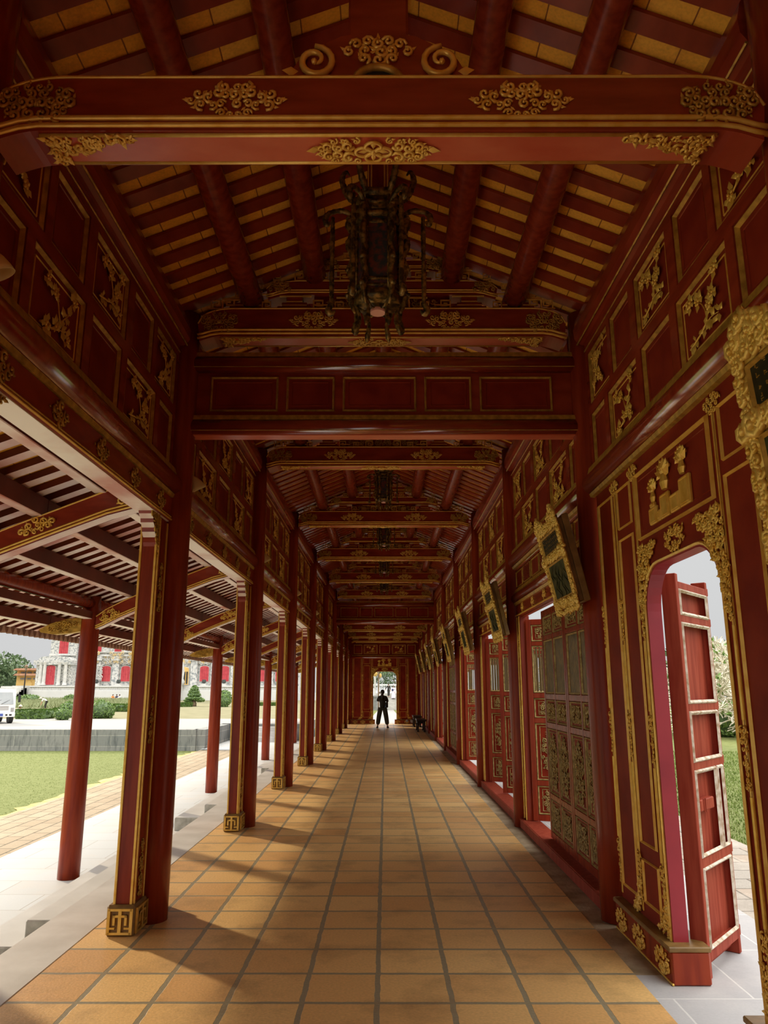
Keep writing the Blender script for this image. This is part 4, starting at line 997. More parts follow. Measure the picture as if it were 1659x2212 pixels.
k = MB(); k.cbox(-.05, .05, -.03, 0, 0, .1, .008); o = obj('socket_box', k, 'whitewash', None, loc=(1.02, 37.235, .09)); tag(o, 'small white socket plate low on the far wall, right of the arch', 'socket')
k = MB(); k.box(-.035, -.01, -.034, -.029, .03, .07); k.box(.01, .035, -.034, -.029, .03, .07); obj('socket_hole', k, 'black', o)

# ------------------------------------------------------------------ people
def skin_mesh(name, verts, edges, radii, mat, parent, sub=2, root=0):
    bm = bmesh.new(); lay = bm.verts.layers.skin.verify()
    bvs = [bm.verts.new(v) for v in verts]
    for a, b in edges: bm.edges.new((bvs[a], bvs[b]))
    for i, (v, r) in enumerate(zip(bvs, radii)): v[lay].radius = (r, r); v[lay].use_root = (i == root)
    me = bpy.data.meshes.new(name); bm.to_mesh(me); bm.free(); me.materials.append(M[mat])
    o = bpy.data.objects.new(name, me); COL.objects.link(o); o.parent = parent
    s = o.modifiers.new('Skin', 'SKIN'); s.use_smooth_shade = True; s.branch_smoothing = .3
    u = o.modifiers.new('Sub', 'SUBSURF'); u.levels = sub; u.render_levels = sub
    return o
BASE = dict(pel=(0, 0, .93), spi=(0, 0, 1.10), che=(0, .0, 1.28), nec=(0, .0, 1.45), hea=(0, -.02, 1.56), top=(0, -.015, 1.66),
            shl=(-.17, 0, 1.38), shr=(.17, 0, 1.38), ell=(-.23, .02, 1.12), elr=(.23, .02, 1.12), wrl=(-.24, -.06, .88), wrr=(.24, -.06, .88),
            hil=(-.09, 0, .90), hir=(.09, 0, .90), knl=(-.10, -.02, .49), knr=(.10, -.02, .49), anl=(-.11, .02, .09), anr=(.11, .02, .09), tol=(-.13, -.14, .03), tor=(.13, -.14, .03))
def person(name, label, loc, rz, scale, pose, top, bottom, shoe='black', hair='long', skirt=None, hat=False, arms_bare=False, group=None, wide=1.):
    J = dict(BASE); J.update(pose); J = {k: Vector(v) for k, v in J.items()}
    t = thing(name, loc, rz, label, 'person', group); t.scale = (scale,) * 3
    vs = []; es = []; rr = []
    def add(p, r, par=None):
        vs.append(tuple(p)); rr.append(r)
        if par is not None: es.append((par, len(vs) - 1))
        return len(vs) - 1
    pel = add(J['pel'], .07); spi = add(J['spi'], .08, pel); che = add(J['che'], .10, spi); nec = add(J['nec'], .05, che)
    hd = add(J['hea'], .088, nec); tp = add(J['top'], .07, hd)
    f = (J['hea'] - J['nec']).normalized()
    nose = add(J['hea'] + Vector((0, -.10, .0)), .018, hd)
    for sd in 'lr':
        sg = -1 if sd == 'l' else 1
        s_ = add(J['sh' + sd], .062, che); e = add(J['el' + sd], .044, s_); w = add(J['wr' + sd], .030, e)
        d = (J['wr' + sd] - J['el' + sd]).normalized(); pm = J['wr' + sd] + d * .07; p_ = add(pm, .034, w)
        side = d.cross(Vector((0, 0, 1))); side = side.normalized() if side.length > .2 else Vector((1, 0, 0)); cur = side.cross(d).normalized()
        for q, (off, ln) in enumerate(((-.028, .065), (-.009, .078), (.010, .072), (.028, .055))):
            a = add(pm + side * off + d * .035, .0105, p_); b = add(pm + side * off * 1.15 + d * (.035 + ln * .55) - cur * .012, .0095, a); add(pm + side * off * 1.15 + d * (.035 + ln * .85) - cur * .035, .008, b)
        a = add(J['wr' + sd] + d * .035 - side * .035, .0115, w); add(J['wr' + sd] + d * .08 - side * .055, .0095, a)
    for sd in 'lr':
        h = add(J['hi' + sd], .06, pel); k = add(J['kn' + sd], .055, h); a = add(J['an' + sd], .042, k); add(J['to' + sd], .034, a)
    skin_mesh('body', vs, es, rr, 'skin', t)
    # shirt
    vs, es, rr = [], [], []
    pel = add(J['pel'] + Vector((0, 0, -.10)) if J['pel'].z > .5 else J['pel'], .16); spi = add(J['spi'], .132, pel); che = add(J['che'], .145, spi); add(J['nec'] - (J['nec'] - J['che']) * .25, .075, che)
    for sd in 'lr':
        s_ = add(J['sh' + sd], .082, che); e = add(J['el' + sd], .064, s_)
        if not arms_bare: add(J['el' + sd].lerp(J['wr' + sd], .9), .050, e)
    skin_mesh('shirt', vs, es, rr, top, t)
    if skirt:
        b = MB(); c = J['pel']; b.lathe([(.13, .12), (.16, .0), (.22, -.35), (.28, -.78), (.30, -.86), (.28, -.86), (.1, .0)], 18, c[0], c[1], c[2]); obj('skirt', b, skirt, t, True)
    else:
        vs, es, rr = [], [], []
        pel = add(J['pel'] + Vector((0, 0, .05)), .135)
        for sd in 'lr':
            h = add(J['hi' + sd] + Vector((0, 0, -.03)), .115 * (1 + (wide - 1) * .3), pel); k = add(J['kn' + sd], .088 * wide, h); add(J['kn' + sd].lerp(J['an' + sd], .88), .078 * wide, k)
        skin_mesh('trousers', vs, es, rr, bottom, t)
    for sd in 'lr':
        a, b2 = J['an' + sd], J['to' + sd]; b = MB(); d = b2 - a
        b.tube([(a[0] - d[0] * .35, a[1] - d[1] * .35, .045), (a[0], a[1], .05), (a[0] + d[0] * .5, a[1] + d[1] * .5, .045), (b2[0] + d[0] * .1, b2[1] + d[1] * .1, .035)], [.036, .046, .045, .030], 8); obj('shoe', b, shoe, t, True)
    hc = J['hea'] + (J['top'] - J['hea']) * .35
    b = MB(); b.ball((hc[0], hc[1] + .018, hc[2] + .015), (.098, .105, .108), 14, 10)
    if hair == 'tail': b.tube([(hc[0], hc[1] + .11, hc[2]), (hc[0] + .01, hc[1] + .16, hc[2] - .08), (hc[0] + .01, hc[1] + .15, hc[2] - .26), (hc[0], hc[1] + .13, hc[2] - .40)], [.03, .04, .035, .01], 8)
    if hair == 'long': b.tube([(hc[0], hc[1] + .07, hc[2] + .02), (hc[0], hc[1] + .10, hc[2] - .12), (hc[0], hc[1] + .10, hc[2] - .26)], [.08, .075, .03], 8)
    # keep the face clear
    b.v = [(x, max(y, hc[1] - .055) if z < hc[2] + .045 else y, z) for x, y, z in b.v]
    obj('hair', b, 'hair', t, True)
    b = MB()
    for sg in (-1, 1): b.ball((J['hea'][0] + sg * .033, J['hea'][1] - .082, J['hea'][2] + .02), .010, 6, 4)
    obj('eyes', b, 'black', t)
    b = MB(); b.ball((J['hea'][0], J['hea'][1] - .085, J['hea'][2] - .048), (.024, .008, .006), 8, 4); obj('mouth', b, 'shutter', t)
    if hat:
        b = MB(); b.lathe([(.0, .2), (.03, .17), (.12, .08), (.22, .0), (.215, -.005), (.02, .14)], 18, J['top'][0], J['top'][1], J['top'][2] - .02); obj('hat', b, 'straw' if hat == 1 else 'whitewash', t)
    return t
woman = person('person', 'person in dark shirt and wide trousers with a ponytail, back turned, near the far arch', (-.125, 33.4, 0), pi, .93,
       dict(hil=(-.10, 0, .90), hir=(.10, 0, .90), knl=(-.17, -.02, .49), knr=(.17, -.02, .49), anl=(-.23, .02, .09), anr=(.23, .02, .09), tol=(-.27, -.13, .03), tor=(.27, -.13, .03),
            ell=(-.235, -.15, 1.16), elr=(.225, -.20, 1.20), wrl=(-.09, -.32, 1.38), wrr=(.07, -.32, 1.46), hea=(0, -.02, 1.57)), 'cloth_dark', 'cloth_olive', hair='tail', wide=1.3)
b = MB(); b.cbox(-.26, -.14, .12, .2, .85, 1.08, .02); b.tube([(-.20, .16, 1.08), (-.1, .17, 1.3), (.12, .05, 1.47)], .012, 5); o = obj('shoulder_bag', b, 'black', None, loc=(-.125, 33.4, 0), rot=(0, 0, pi)); tag(o, 'black shoulder bag worn by the person at the end of the corridor', 'bag')
o.location = (-.125 - .02, 33.4 + .02, 0)
stair_z = lambda k: -1.05 + .16 * k
# ------------------------------------------------------------------ beyond the far arch
gy = MB(); gy.add([(-60, 37.5, -.02), (60, 37.5, -.02), (60, 96, -1.05), (-6, 96, -1.05)], [(0, 1, 2, 3)])
gy = MB(); gy.add([(-3.5, 37.5, -.26), (40, 37.5, -.26), (40, 97, -1.05), (-3.5, 97, -1.05)], [(0, 1, 2, 3)]); struct('ground_end_lawn', gy, 'grass')
pth = MB(); pth.add([(-.95, 37.5, -.02), (.95, 37.5, -.02), (1.0, 97, -1.03), (-.9, 97, -1.03)], [(0, 1, 2, 3)]); struct('ground_end_path', pth, 'upper_path')
st = MB()
for k in range(12): st.box(-1.5, 1.6, 97 + k * .36, 102.36, -1.05 + .0, -1.05 + .17 * (k + 1))
o = obj('stone_stair', st, 'step_top'); tag(o, 'broad stone stair rising beyond the far arch', 'stairs')
s = MB()
for k in range(12): s.box(-1.5, 1.6, 97 + k * .36 - .012, 97 + k * .36, -1.05 + .17 * k, -1.05 + .17 * k + .08)
obj('riser', s, 'step_stone', o)
lw = MB(); lw.box(-40, 40, 102.4, 104, -1.2, .99); struct('wall_upper_terrace', lw, 'whitewash')
def balustrade(x0, x1, y, z, h, n, name, label):
    t = thing(name, ((x0 + x1) / 2, y, z), 0, label, 'balustrade'); w = (x1 - x0) / 2
    b = MB(); b.box(-w, w, -.12, .12, 0, h * .28); b.box(-w, w, -.14, .14, h * .84, h); obj('rails', b, 'whitewash', t)
    for k in range(n):
        x = -w + (k + .5) * 2 * w / n; q = MB(); q.lathe([(.05, 0), (.08, h * .12), (.045, h * .4), (.06, h * .56)], 8, x, 0, h * .28); obj('baluster', q, 'whitewash', t)
    return t
balustrade(-6, 6, 103, .99, 1.15, 40, 'balustrade', 'white balustrade on the raised terrace seen through the far arch')
# stair parapet on the left with a pillar carrying a yellow lamp
pp = MB(); pp.prism([(96.6, -1.05), (96.6, -.35), (101.6, 1.6), (101.6, .9), (98, -1.05)], -1.75, -1.5, 'x'); o = obj('stair_parapet', pp, 'white_stone'); tag(o, 'sloping pale parapet on the left of the far stair', 'parapet')
pp = MB(); pp.prism([(96.6, -1.05), (96.6, -.35), (101.6, 1.6), (101.6, .9), (98, -1.05)], 1.6, 1.85, 'x'); o = obj('stair_parapet', pp, 'white_stone'); tag(o, 'sloping pale parapet on the right of the far stair', 'parapet')
t = thing('gate_pillar', (-1.28, 96.2, -1.05), 0, 'pale pillar topped by a yellow finial beside the far stair', 'pillar')
q = MB(); q.cbox(-.26, .26, -.26, .26, 0, 1.75, .02); q.cbox(-.32, .32, -.32, .32, 1.55, 1.75, .02); obj('base', q, 'stone_wall', t)
q = MB(); q.cbox(-.14, .10, -.15, .15, 1.75, 4.1, .02); obj('shaft', q, 'white_stone', t)
q = MB(); q.lathe([(.16, 4.1), (.28, 4.3), (.30, 4.5), (.12, 4.75), (.0, 4.85)], 12); obj('finial', q, 'ochre', t)
q = MB(); q.tube([(.42, .3, 0), (.42, .3, 6)], .10, 8); o = obj('lamp_post', q, 'bark', None, loc=(-1.28, 96.2, -1.05)); tag(o, 'thin dark post beside the pale pillar at the far stair', 'post')
q = MB(); q.ball((.66, .3, 4.2), (.16, .16, .28), 8, 6); obj('lamp_globe', q, 'ochre', o)

walk = dict(knl=(-.08, -.12, .50), anl=(-.09, -.12, .09), tol=(-.10, -.27, .05), knr=(.09, .04, .50), anr=(.10, .20, .12), tor=(.11, .06, .03))
person('person', 'person in a dark suit coming down the far stair', (.40, 99.9, .48), R(10), 1.0, dict(walk, ell=(-.32, .06, 1.16), wrl=(-.42, .02, .96)), 'cloth_dark', 'cloth_dark', hair='short')
person('person', 'person in a long pale lilac gown descending the far stair', (1.02, 99.6, .31), R(-15), .97, dict(ell=(-.26, -.06, 1.14), wrl=(-.10, -.20, 1.06)), 'cloth_lilac', 'cloth_lilac', skirt='cloth_lilac')
q = MB(); q.ball((.0, -.28, 1.08), (.13, .09, .16), 8, 6); o = obj('bouquet', q, 'cloth_navy', None, loc=(.92, 99.55, .31)); tag(o, 'dark blue bouquet held against the pale gown on the far stair', 'bouquet')
person('person', 'person in a white shirt and blue trousers on the lowest steps, facing the camera', (.02, 96.6, -1.05), R(5), 1.0, dict(ell=(-.26, -.08, 1.14), wrl=(-.12, -.22, 1.20), elr=(.26, -.02, 1.12), wrr=(.27, -.12, .92)), 'cloth_white', 'cloth_blue', hair='short', arms_bare=True)
person('person', 'person in white with dark hair standing behind the stair parapet, left of the far stair', (-.70, 98.2, -.48), R(0), .98, {}, 'cloth_white', 'cloth_white', hair='long')

def leaf_blob(mb, c, r, n, s, rd, core=None):
    for _ in range(n):
        u = rd.uniform(-1, 1); a = rd.uniform(0, 6.28); q = sqrt(1 - u * u); k = rd.uniform(.82, 1.06)
        p = Vector((c[0] + r[0] * q * cos(a) * k, c[1] + r[1] * q * sin(a) * k, c[2] + r[2] * u * k))
        d = Vector((rd.gauss(0, 1), rd.gauss(0, 1), rd.gauss(0, 1))).normalized(); e = d.orthogonal().normalized()
        e = (Matrix.Rotation(rd.uniform(0, 6.28), 3, d) @ e); g = d.cross(e); ss = s * rd.uniform(.6, 1.3)
        mb.add([p - e * ss, p + g * ss * .5, p + e * ss, p - g * ss * .5], [(0, 1, 2, 3)])
    if core: core.ball(c, tuple(x * .9 for x in r), 14, 10)
def tree(name, label, loc, trunk_h, blobs, leaf_n=500, ls=.3, mat='leaf_dark', group=None, trunk_r=.2, bark='bark'):
    t = thing(name, loc, 0, label, 'tree', group); rd = random.Random(hash(label) % 999 if 0 else len(label))
    tk = MB(); tk.tube([(0, 0, 0), (.05, 0, trunk_h * .5), (0, .05, trunk_h)], [trunk_r, trunk_r * .8, trunk_r * .6], 8)
    for c, r in blobs: tk.tube([(0, 0, trunk_h * .8), (c[0] * .5, c[1] * .5, (trunk_h + c[2]) / 2), c], [trunk_r * .5, trunk_r * .35, trunk_r * .15], 6)
    obj('trunk', tk, bark, t, True)
    lf, core = MB(), MB()
    for c, r in blobs: leaf_blob(lf, c, r, leaf_n, ls, rd)
    obj('crown', lf, mat, t)
    return t
tree('tree', 'green tree behind the white balustrade, left in the far arch', (-2.6, 108, 0), 2.0, [((0, 0, 3.9), (2.2, 1.6, 1.8)), ((1.8, 0, 3.0), (1.6, 1.4, 1.4)), ((-1.6, 0, 3.0), (1.6, 1.4, 1.5))], 700, .16, 'leaf_dark')
tree('tree', 'green tree behind the white balustrade, right in the far arch', (1.6, 110, 0), 2.0, [((0, 0, 3.0), (1.9, 1.6, 1.5)), ((1.7, 0, 3.4), (1.7, 1.4, 1.6)), ((-1.2, 0, 4.4), (1.5, 1.2, 1.2))], 700, .16, 'leaf_dark')

# ------------------------------------------------------------------ courtyard beyond the lawn
wl = MB(); wl.box(-80, -7.35, 30.45, 31.0, -.75, .09); struct('wall_stone_court', wl, 'stone_wall')
wl = MB(); wl.box(-7.45, -7.0, 30.5, 36, -.75, .09); wl.box(-7.4, -3.6, 35.2, 35.8, -.75, .09); struct('wall_stone_return', wl, 'stone_wall')
up = MB(); up.box(-90, -7.4, 31, 41, -.8, .092); up.box(-7.4, -3.6, 35.75, 41, -.8, .092); struct('ground_upper_path', up, 'upper_path')
low = MB(); low.add([(-7.1, 30.2, -.62), (-2.2, 30.2, -.62), (-2.2, 36, -.62), (-7.1, 36, -.62)], [(0, 1, 2, 3)]); struct('ground_court_corner', low, 'terrace')
cs = MB()
for k in range(3): cs.box(-6.6, -4.2, 34.2 + k * .3, 35.18, -.62, -.62 + .2 * (k + 1))
tag(obj('stone_steps', cs, 'white_stone'), 'low pale steps up to the courtyard beside the old stone wall', 'steps')
dl = MB(); dl.box(-120, -3.4, 41, 100, -.8, .09); struct('ground_dry_lawn', dl, 'dry_grass')

def shrub(name, label, loc, blobs, n, s, mat='leaf', group=None, cat='shrub'):
    t = thing(name, loc, 0, label, cat, group); rd = random.Random(len(label)); lf, core = MB(), MB()
    for c, r in blobs: leaf_blob(lf, c, r, n, s, rd, core)
    obj('foliage', lf, mat, t); obj('inner_foliage', core, 'leaf_dark' if mat != 'weed' else 'weed', t, True); return t
def hedge(label, x0, x1, y0, y1, h):
    t = thing('clipped_hedge', ((x0 + x1) / 2, (y0 + y1) / 2, .08), 0, label, 'hedge', 'clipped hedges of the courtyard')
    w, d = (x1 - x0) / 2, (y1 - y0) / 2; rd = random.Random(len(label)); b = MB(); b.cbox(-w, w, -d, d, 0, h * .95, .08); obj('inner_foliage', b, 'leaf_dark', t)
    lf = MB()
    for _ in range(int(260 * (w + d))):
        f = rd.random()
        if f < .5: p = (rd.uniform(-w, w), -d, rd.uniform(0, h))
        elif f < .85: p = (rd.uniform(-w, w), rd.uniform(-d, d), h)
        else: p = (rd.choice((-w, w)), rd.uniform(-d, d), rd.uniform(0, h))
        a = rd.uniform(0, 6.28); s = .08
        lf.add([(p[0] - s, p[1] + rd.uniform(-s, s), p[2]), (p[0], p[1] - s, p[2] + s), (p[0] + s, p[1], p[2] + rd.uniform(-s, s))], [(0, 1, 2)])
    obj('foliage', lf, 'leaf', t); return t
def px(x, y, Y):    # horizontal position for a landmark in the court at distance Y
    return (x - 826.5) / 1631. * (Y * .974)
SH = 'clipped ball shrubs of the courtyard'
hedge('long low clipped hedge beside the white truck', px(38, 0, 41), px(103, 0, 41), 40.6, 42.0, .45)
hedge('short square hedge block behind the long hedge', px(84, 0, 46), px(106, 0, 46), 46, 47, .30)
hedge('low hedge section behind the left clipped balls', px(112, 0, 48), px(132, 0, 48), 48, 49, .33)
hedge('long low hedge to the right of the big round shrub', px(228, 0, 54), px(320, 0, 54), 53, 54.2, .46)
hedge('dark low hedge at the foot of the grand stair', px(360, 0, 66), px(406, 0, 66), 66, 67, .32)
hedge('far low hedge seen between the rightmost outer columns', px(540, 0, 70), px(620, 0, 70), 70, 71, .24)
shrub('ball_shrub', 'dark clipped ball shrub left of the nearest outer column', (px(125, 0, 39), 39.5, .06), [((0, 0, .32), (.40, .4, .34))], 900, .055, group=SH)
shrub('ball_shrub', 'lighter round shrub peeping from behind the nearest outer column', (px(146, 0, 43), 43, .06), [((0, 0, .42), (.5, .5, .45))], 900, .06, group=SH)
shrub('ball_shrub', 'large bushy clipped shrub right of the nearest outer column', (px(207, 0, 41), 41.5, .06), [((0, 0, .46), (.60, .5, .52)), ((-.5, -.2, .22), (.42, .4, .27)), ((.35, .1, .40), (.35, .4, .42))], 900, .06, group=SH)
shrub('ball_shrub', 'small square-cut shrub beside the large bushy shrub', (px(234, 0, 42), 41.8, .06), [((0, 0, .2), (.25, .28, .24))], 500, .05, group=SH)
shrub('ball_shrub', 'round clipped shrub in front, right of the conical topiary', (px(478, 0, 66), 66, .06), [((0, 0, .5), (.50, .5, .60))], 900, .07, group=SH)
shrub('ball_shrub', 'taller round clipped shrub behind, right of the conical topiary', (px(480, 0, 69), 69, .06), [((0, 0, .70), (.62, .6, .72))], 900, .08, group=SH)
# layered cone topiary
t = thing('cone_topiary', (px(414, 0, 68), 68, .08), 0, 'layered cone-shaped topiary with a stout trunk below the palace stair', 'topiary'); rd = random.Random(4); t.scale = (1, 1, .82)
b = MB(); b.tube([(0, 0, 0), (.05, 0, .3), (-.03, 0, .8)], [.26, .2, .14], 9); obj('trunk', b, 'bark', t, True)
lf, core = MB(), MB()
for c, r in (((0, 0, .85), (.75, .6, .22)), ((-.45, 0, .62), (.42, .4, .2)), ((.55, 0, .66), (.42, .4, .2)), ((0, 0, 1.2), (.58, .5, .28)), ((0, 0, 1.5), (.48, .42, .3)), ((.0, 0, 1.8), (.36, .34, .3)), ((0, 0, 2.0), (.2, .2, .2))): leaf_blob(lf, c, r, 420, .07, rd, core)
obj('foliage', lf, 'leaf', t); obj('inner_foliage', core, 'leaf_dark', t, True)
# weedy bank
rd = random.Random(8); wb = MB()
for _ in range(11000):
    Y = rd.uniform(62, 96); x = rd.uniform(px(25, 0, Y), px(330, 0, Y)); h = rd.uniform(.25, .60); a = rd.uniform(0, 6.28)
    wb.add([(x - .06 * cos(a), Y - .06 * sin(a), .08), (x + .06 * cos(a), Y + .06 * sin(a), .08), (x + rd.uniform(-.35, .35), Y + rd.uniform(-.2, .2), .08 + h)], [(0, 1, 2)])
stuff(obj('weed_bank', wb, 'weed'), 'tall grey-green weeds in front of the white terrace wall', 'weeds')
for lbl, x, w_ in (('round grey-green bush by the palace side steps', 142, 2.), ('low bush on the weedy bank behind the nearest outer column', 240 - 98, 1.2)):
    shrub('wild_bush', lbl, (px(57 if w_ > 1.5 else 150, 0, 84), 84, .1), [((0, 0, .3), (w_ * .7, .8, .55))], 900, .12, 'leaf', cat='bush')

# ------------------------------------------------------------------ palace
PY_ = 105.; S = .0627          # metres per photo pixel at the facade
def fx(x): return (x - 826.5) * S
def fz(y): return 1.68 + (1486 - y) * S * 1.02
pal = thing('palace', (0, PY_, 0), 0, 'ornate grey and yellow palace with red shutters across the courtyard', 'building')
b = MB(); b.box(fx(150), fx(640), 0, 14, 0, 16.5); obj('wall', b, 'palace_wall', pal)
b = MB(); b.box(fx(103), fx(160), -1.2, 10, 0, 16.5); obj('corner_tower', b, 'palace_wall', pal)
b = MB(); b.box(fx(92), fx(165), -3.4, -1.2, 0, fz(1434)); b.box(fx(88), fx(168), -3.8, -1.2, fz(1440), fz(1431)); b.prism([(fx(92), fz(1431)), (fx(100), fz(1424)), (fx(128), fz(1421)), (fx(156), fz(1424)), (fx(165), fz(1431))][::-1], -3.4, -1.2, 'y'); obj('porch', b, 'palace_wall', pal)
b = MB(); b.box(fx(150), fx(640), -.35, 0, fz(1421), fz(1417)); b.box(fx(150), fx(640), -.25, 0, fz(1413), fz(1411)); b.box(fx(103), fx(160), -1.5, -1.2, fz(1420), fz(1416)); obj('cornice', b, 'palace_trim', pal)
b = MB(); b.box(fx(150), fx(640), -.15, .02, fz(1436), fz(1421)); obj('frieze_band', b, 'palace_yellow', pal)
def window(x, yt, yb, w, y=0, kind='arch', mat='shutter'):
    x0, x1 = fx(x - w / 2), fx(x + w / 2); z0, z1 = fz(yb), fz(yt); r = (x1 - x0) / 2; cx = (x0 + x1) / 2
    arc = [(cx + r * 1.0 * cos(pi * i / 10), z1 - r * .45 + r * .45 * sin(pi * i / 10)) for i in range(11)] if kind == 'arch' else [(x1, z1), (x0, z1)]
    poly = [(x0, z0), (x1, z0)] + arc
    fr = MB(); e = 1.10; fr.prism([((a - cx) * 1.16 + cx, (c - (z0 + z1) / 2) * 1.07 + (z0 + z1) / 2) for a, c in poly][::-1], y - .12, y, 'y'); f = obj('window', fr, 'palace_trim', pal)
    sh = MB(); sh.prism(poly[::-1], y - .18, y - .11, 'y'); s_ = obj('shutter', sh, mat, f)
    l = MB()
    for k in range(1, 4): xx = x0 + (x1 - x0) * k / 4; l.box(xx - .03, xx + .03, y - .22, y - .17, z0, z1 - r * .3)
    l.box(x0, x1, y - .21, y - .17, (z0 + z1) / 2 - .05, (z0 + z1) / 2 + .05)
    obj('shutter_rail', l, mat, f); return f
for x in (221, 263, 314, 434, 478, 519, 555, 598): window(x, 1441, 1473, 19)
for x in (199, 243, 290, 345, 434, 478): window(x, 1380, 1412, 15, kind='sq')
window(132, 1386, 1416, 19, -1.2, 'sq'); window(124, 1441, 1480, 18, -3.4)
d = window(389, 1443, 1480, 22, 0, 'arch', 'ochre')
l = MB()
for k in range(4):
    xx = fx(389 - 8 + k * 5.3); l.box(xx - .09, xx + .09, -.26, -.18, fz(1478), fz(1453))
obj('door_gap', l, 'black', d)
for x in (104, 112, 143, 156): q = MB(); q.lathe([(.32, 0), (.24, .3), (.21, 2.6), (.32, 2.95)], 10, fx(x), -3.7, fz(1481)); obj('porch_column', q, 'palace_trim', pal)
for x in (176, 202, 242, 284, 336, 366, 412, 456, 499, 537, 577, 620): q = MB(); q.box(fx(x) - .45, fx(x) + .45, -.45, 0, fz(1482), fz(1420)); q.box(fx(x) - .6, fx(x) + .6, -.6, 0, fz(1430), fz(1421)); obj('pilaster', q, 'palace_wall', pal)
for x in (221, 263, 314, 434, 478, 519): q = clump(80, 2.2, 1.1, 'oval', .20, 1.3); obj('relief_ornament', q, 'palace_trim', pal, True, loc=(fx(x), -.2, fz(1430)))
for x in (125, 190, 243, 284, 336): q = clump(81, 1.8, 1.6, 'rect', .25, 1.2); obj('relief_ornament', q, 'palace_yellow', pal, True, loc=(fx(x), -.5, fz(1424)))
for x in (105, 118, 146, 158, 172, 207, 284): q = clump(82, .9, 2.4, 'rect', .2, 1.2); obj('relief_ornament', q, 'palace_trim', pal, True, loc=(fx(x), -3.45 if x < 160 else -.5, fz(1455)))
tw = MB(); tw.box(fx(95), fx(640), -5.5, -5.1, .0, fz(1492)); o = struct('wall_palace_terrace', tw, 'whitewash'); o.location = (0, PY_, 0)
pt = MB(); pt.box(fx(60), fx(640), -5.3, 0, 0, fz(1482)); o = struct('ground_palace_terrace', pt, 'palace_trim'); o.location = (0, PY_, 0)
balustrade(fx(96), fx(360), PY_ - 5.3, fz(1494), fz(1483) - fz(1494), 70, 'balustrade', 'white balustrade of the palace terrace, left of its grand stair')
balustrade(fx(436), fx(636), PY_ - 5.3, fz(1494), fz(1483) - fz(1494), 56, 'balustrade', 'white balustrade of the palace terrace, right of its grand stair')
sp = MB()
for k in range(11): sp.box(fx(366), fx(404), -10.6 + k * .45, -5.52, 0, fz(1482) * (k + 1) / 11)
o = obj('grand_stair', sp, 'step_top', loc=(0, PY_, .0)); tag(o, 'pale grand stair up to the yellow palace door', 'stairs')
sp = MB(); sp.prism([(-11, 0), (-5.52, 0), (-5.52, fz(1478)), (-6.1, fz(1480)), (-11, .8)], fx(404), fx(411), 'x'); o = obj('stair_parapet', sp, 'palace_trim', loc=(0, PY_, .0)); tag(o, 'sloping grey parapet on the right of the palace stair', 'parapet')
sp = MB()
for k in range(8): sp.box(fx(46), fx(92), -10 + k * .5, -5.52, 0, fz(1483) * (k + 1) / 8)
o = obj('side_stair', sp, 'palace_trim', loc=(0, PY_, .0)); tag(o, 'wide grey steps at the left corner of the palace terrace', 'stairs')
t = thing('stone_candelabrum', (fx(408), PY_ - 5.6, fz(1482)), 0, 'grey stone lamp statue with three lanterns beside the palace door', 'statue')
q = MB(); q.lathe([(.35, 0), (.45, .5), (.25, .9), (.36, 1.8), (.25, 2.4), (.12, 3.0)], 10); obj('figure', q, 'palace_trim', t, True)
for x in (-.55, 0, .55):
    q = MB(); q.tube([(0, 0, 2.6), (x * .6, 0, 2.7), (x, 0, 2.95 + (.3 if x == 0 else 0))], .05, 6); q.lathe([(.05, 0), (.2, .1), (.24, .4), (.12, .5), (.0, .6)], 8, x, 0, 2.9 + (.3 if x == 0 else 0)); obj('lantern', q, 'palace_trim', t)
for k, x in enumerate((228, 274, 451, 492)):
    t = thing('stone_urn', (fx(x), PY_ - 4.6, fz(1483)), 0, 'dark bronze urn on a pale pedestal, %s along the palace terrace' % ORD[k], 'urn', 'bronze urns of the palace terrace')
    q = MB(); q.cbox(-.55, .55, -.5, .5, 0, .35, .04); q.cbox(-.4, .4, -.4, .4, .35, .55, .03); obj('pedestal', q, 'palace_trim', t)
    q = MB(); q.lathe([(.2, .55), (.42, .7), (.5, 1.0), (.36, 1.25), (.42, 1.38), (.36, 1.38), (.3, 1.2)], 12); obj('bowl', q, 'bronze', t, True); t.scale = (.6, .6, .6)
# small ochre gate building
G0 = 112.; gs = lambda x: (x - 826.5) * .0669; gz = lambda y: 1.68 + (1486 - y) * .0682
t = thing('gatehouse', (0, G0, 0), 0, 'small ochre gatehouse with two tiers of brownish roof, left of the palace', 'building')
b = MB(); b.box(gs(27), gs(92), 0, 5, 0, gz(1448)); obj('wall', b, 'ochre', t)
for y0, y1, e in ((1461, 1457, 2), (1450, 1446, 4)):
    b = MB(); b.prism([(gs(27 - e), gz(y0)), (gs(92 + e), gz(y0)), (gs(90), gz(y1)), (gs(30), gz(y1))][::-1], -.9, 5.5, 'y'); obj('roof', b, 'roof_red', t)
for x in (40, 54, 68, 82):
    b = MB(); b.box(gs(x - 4.5), gs(x + 4.5), -.08, .0, gz(1456), gz(1453)); obj('niche', b, 'stone_wall', t)
    b = MB(); b.box(gs(x - 4.5), gs(x + 4.5), -.08, .0, gz(1469), gz(1466)); obj('niche', b, 'stone_wall', t)
b = MB(); b.prism([(gs(48), 0), (gs(62), 0)][::-1] + [(gs(55) - (gs(62) - gs(48)) / 2 * cos(pi * i / 8), gz(1478) + .5 * sin(pi * i / 8)) for i in range(9)], -.1, 0, 'y'); obj('arch', b, 'ochre', t)
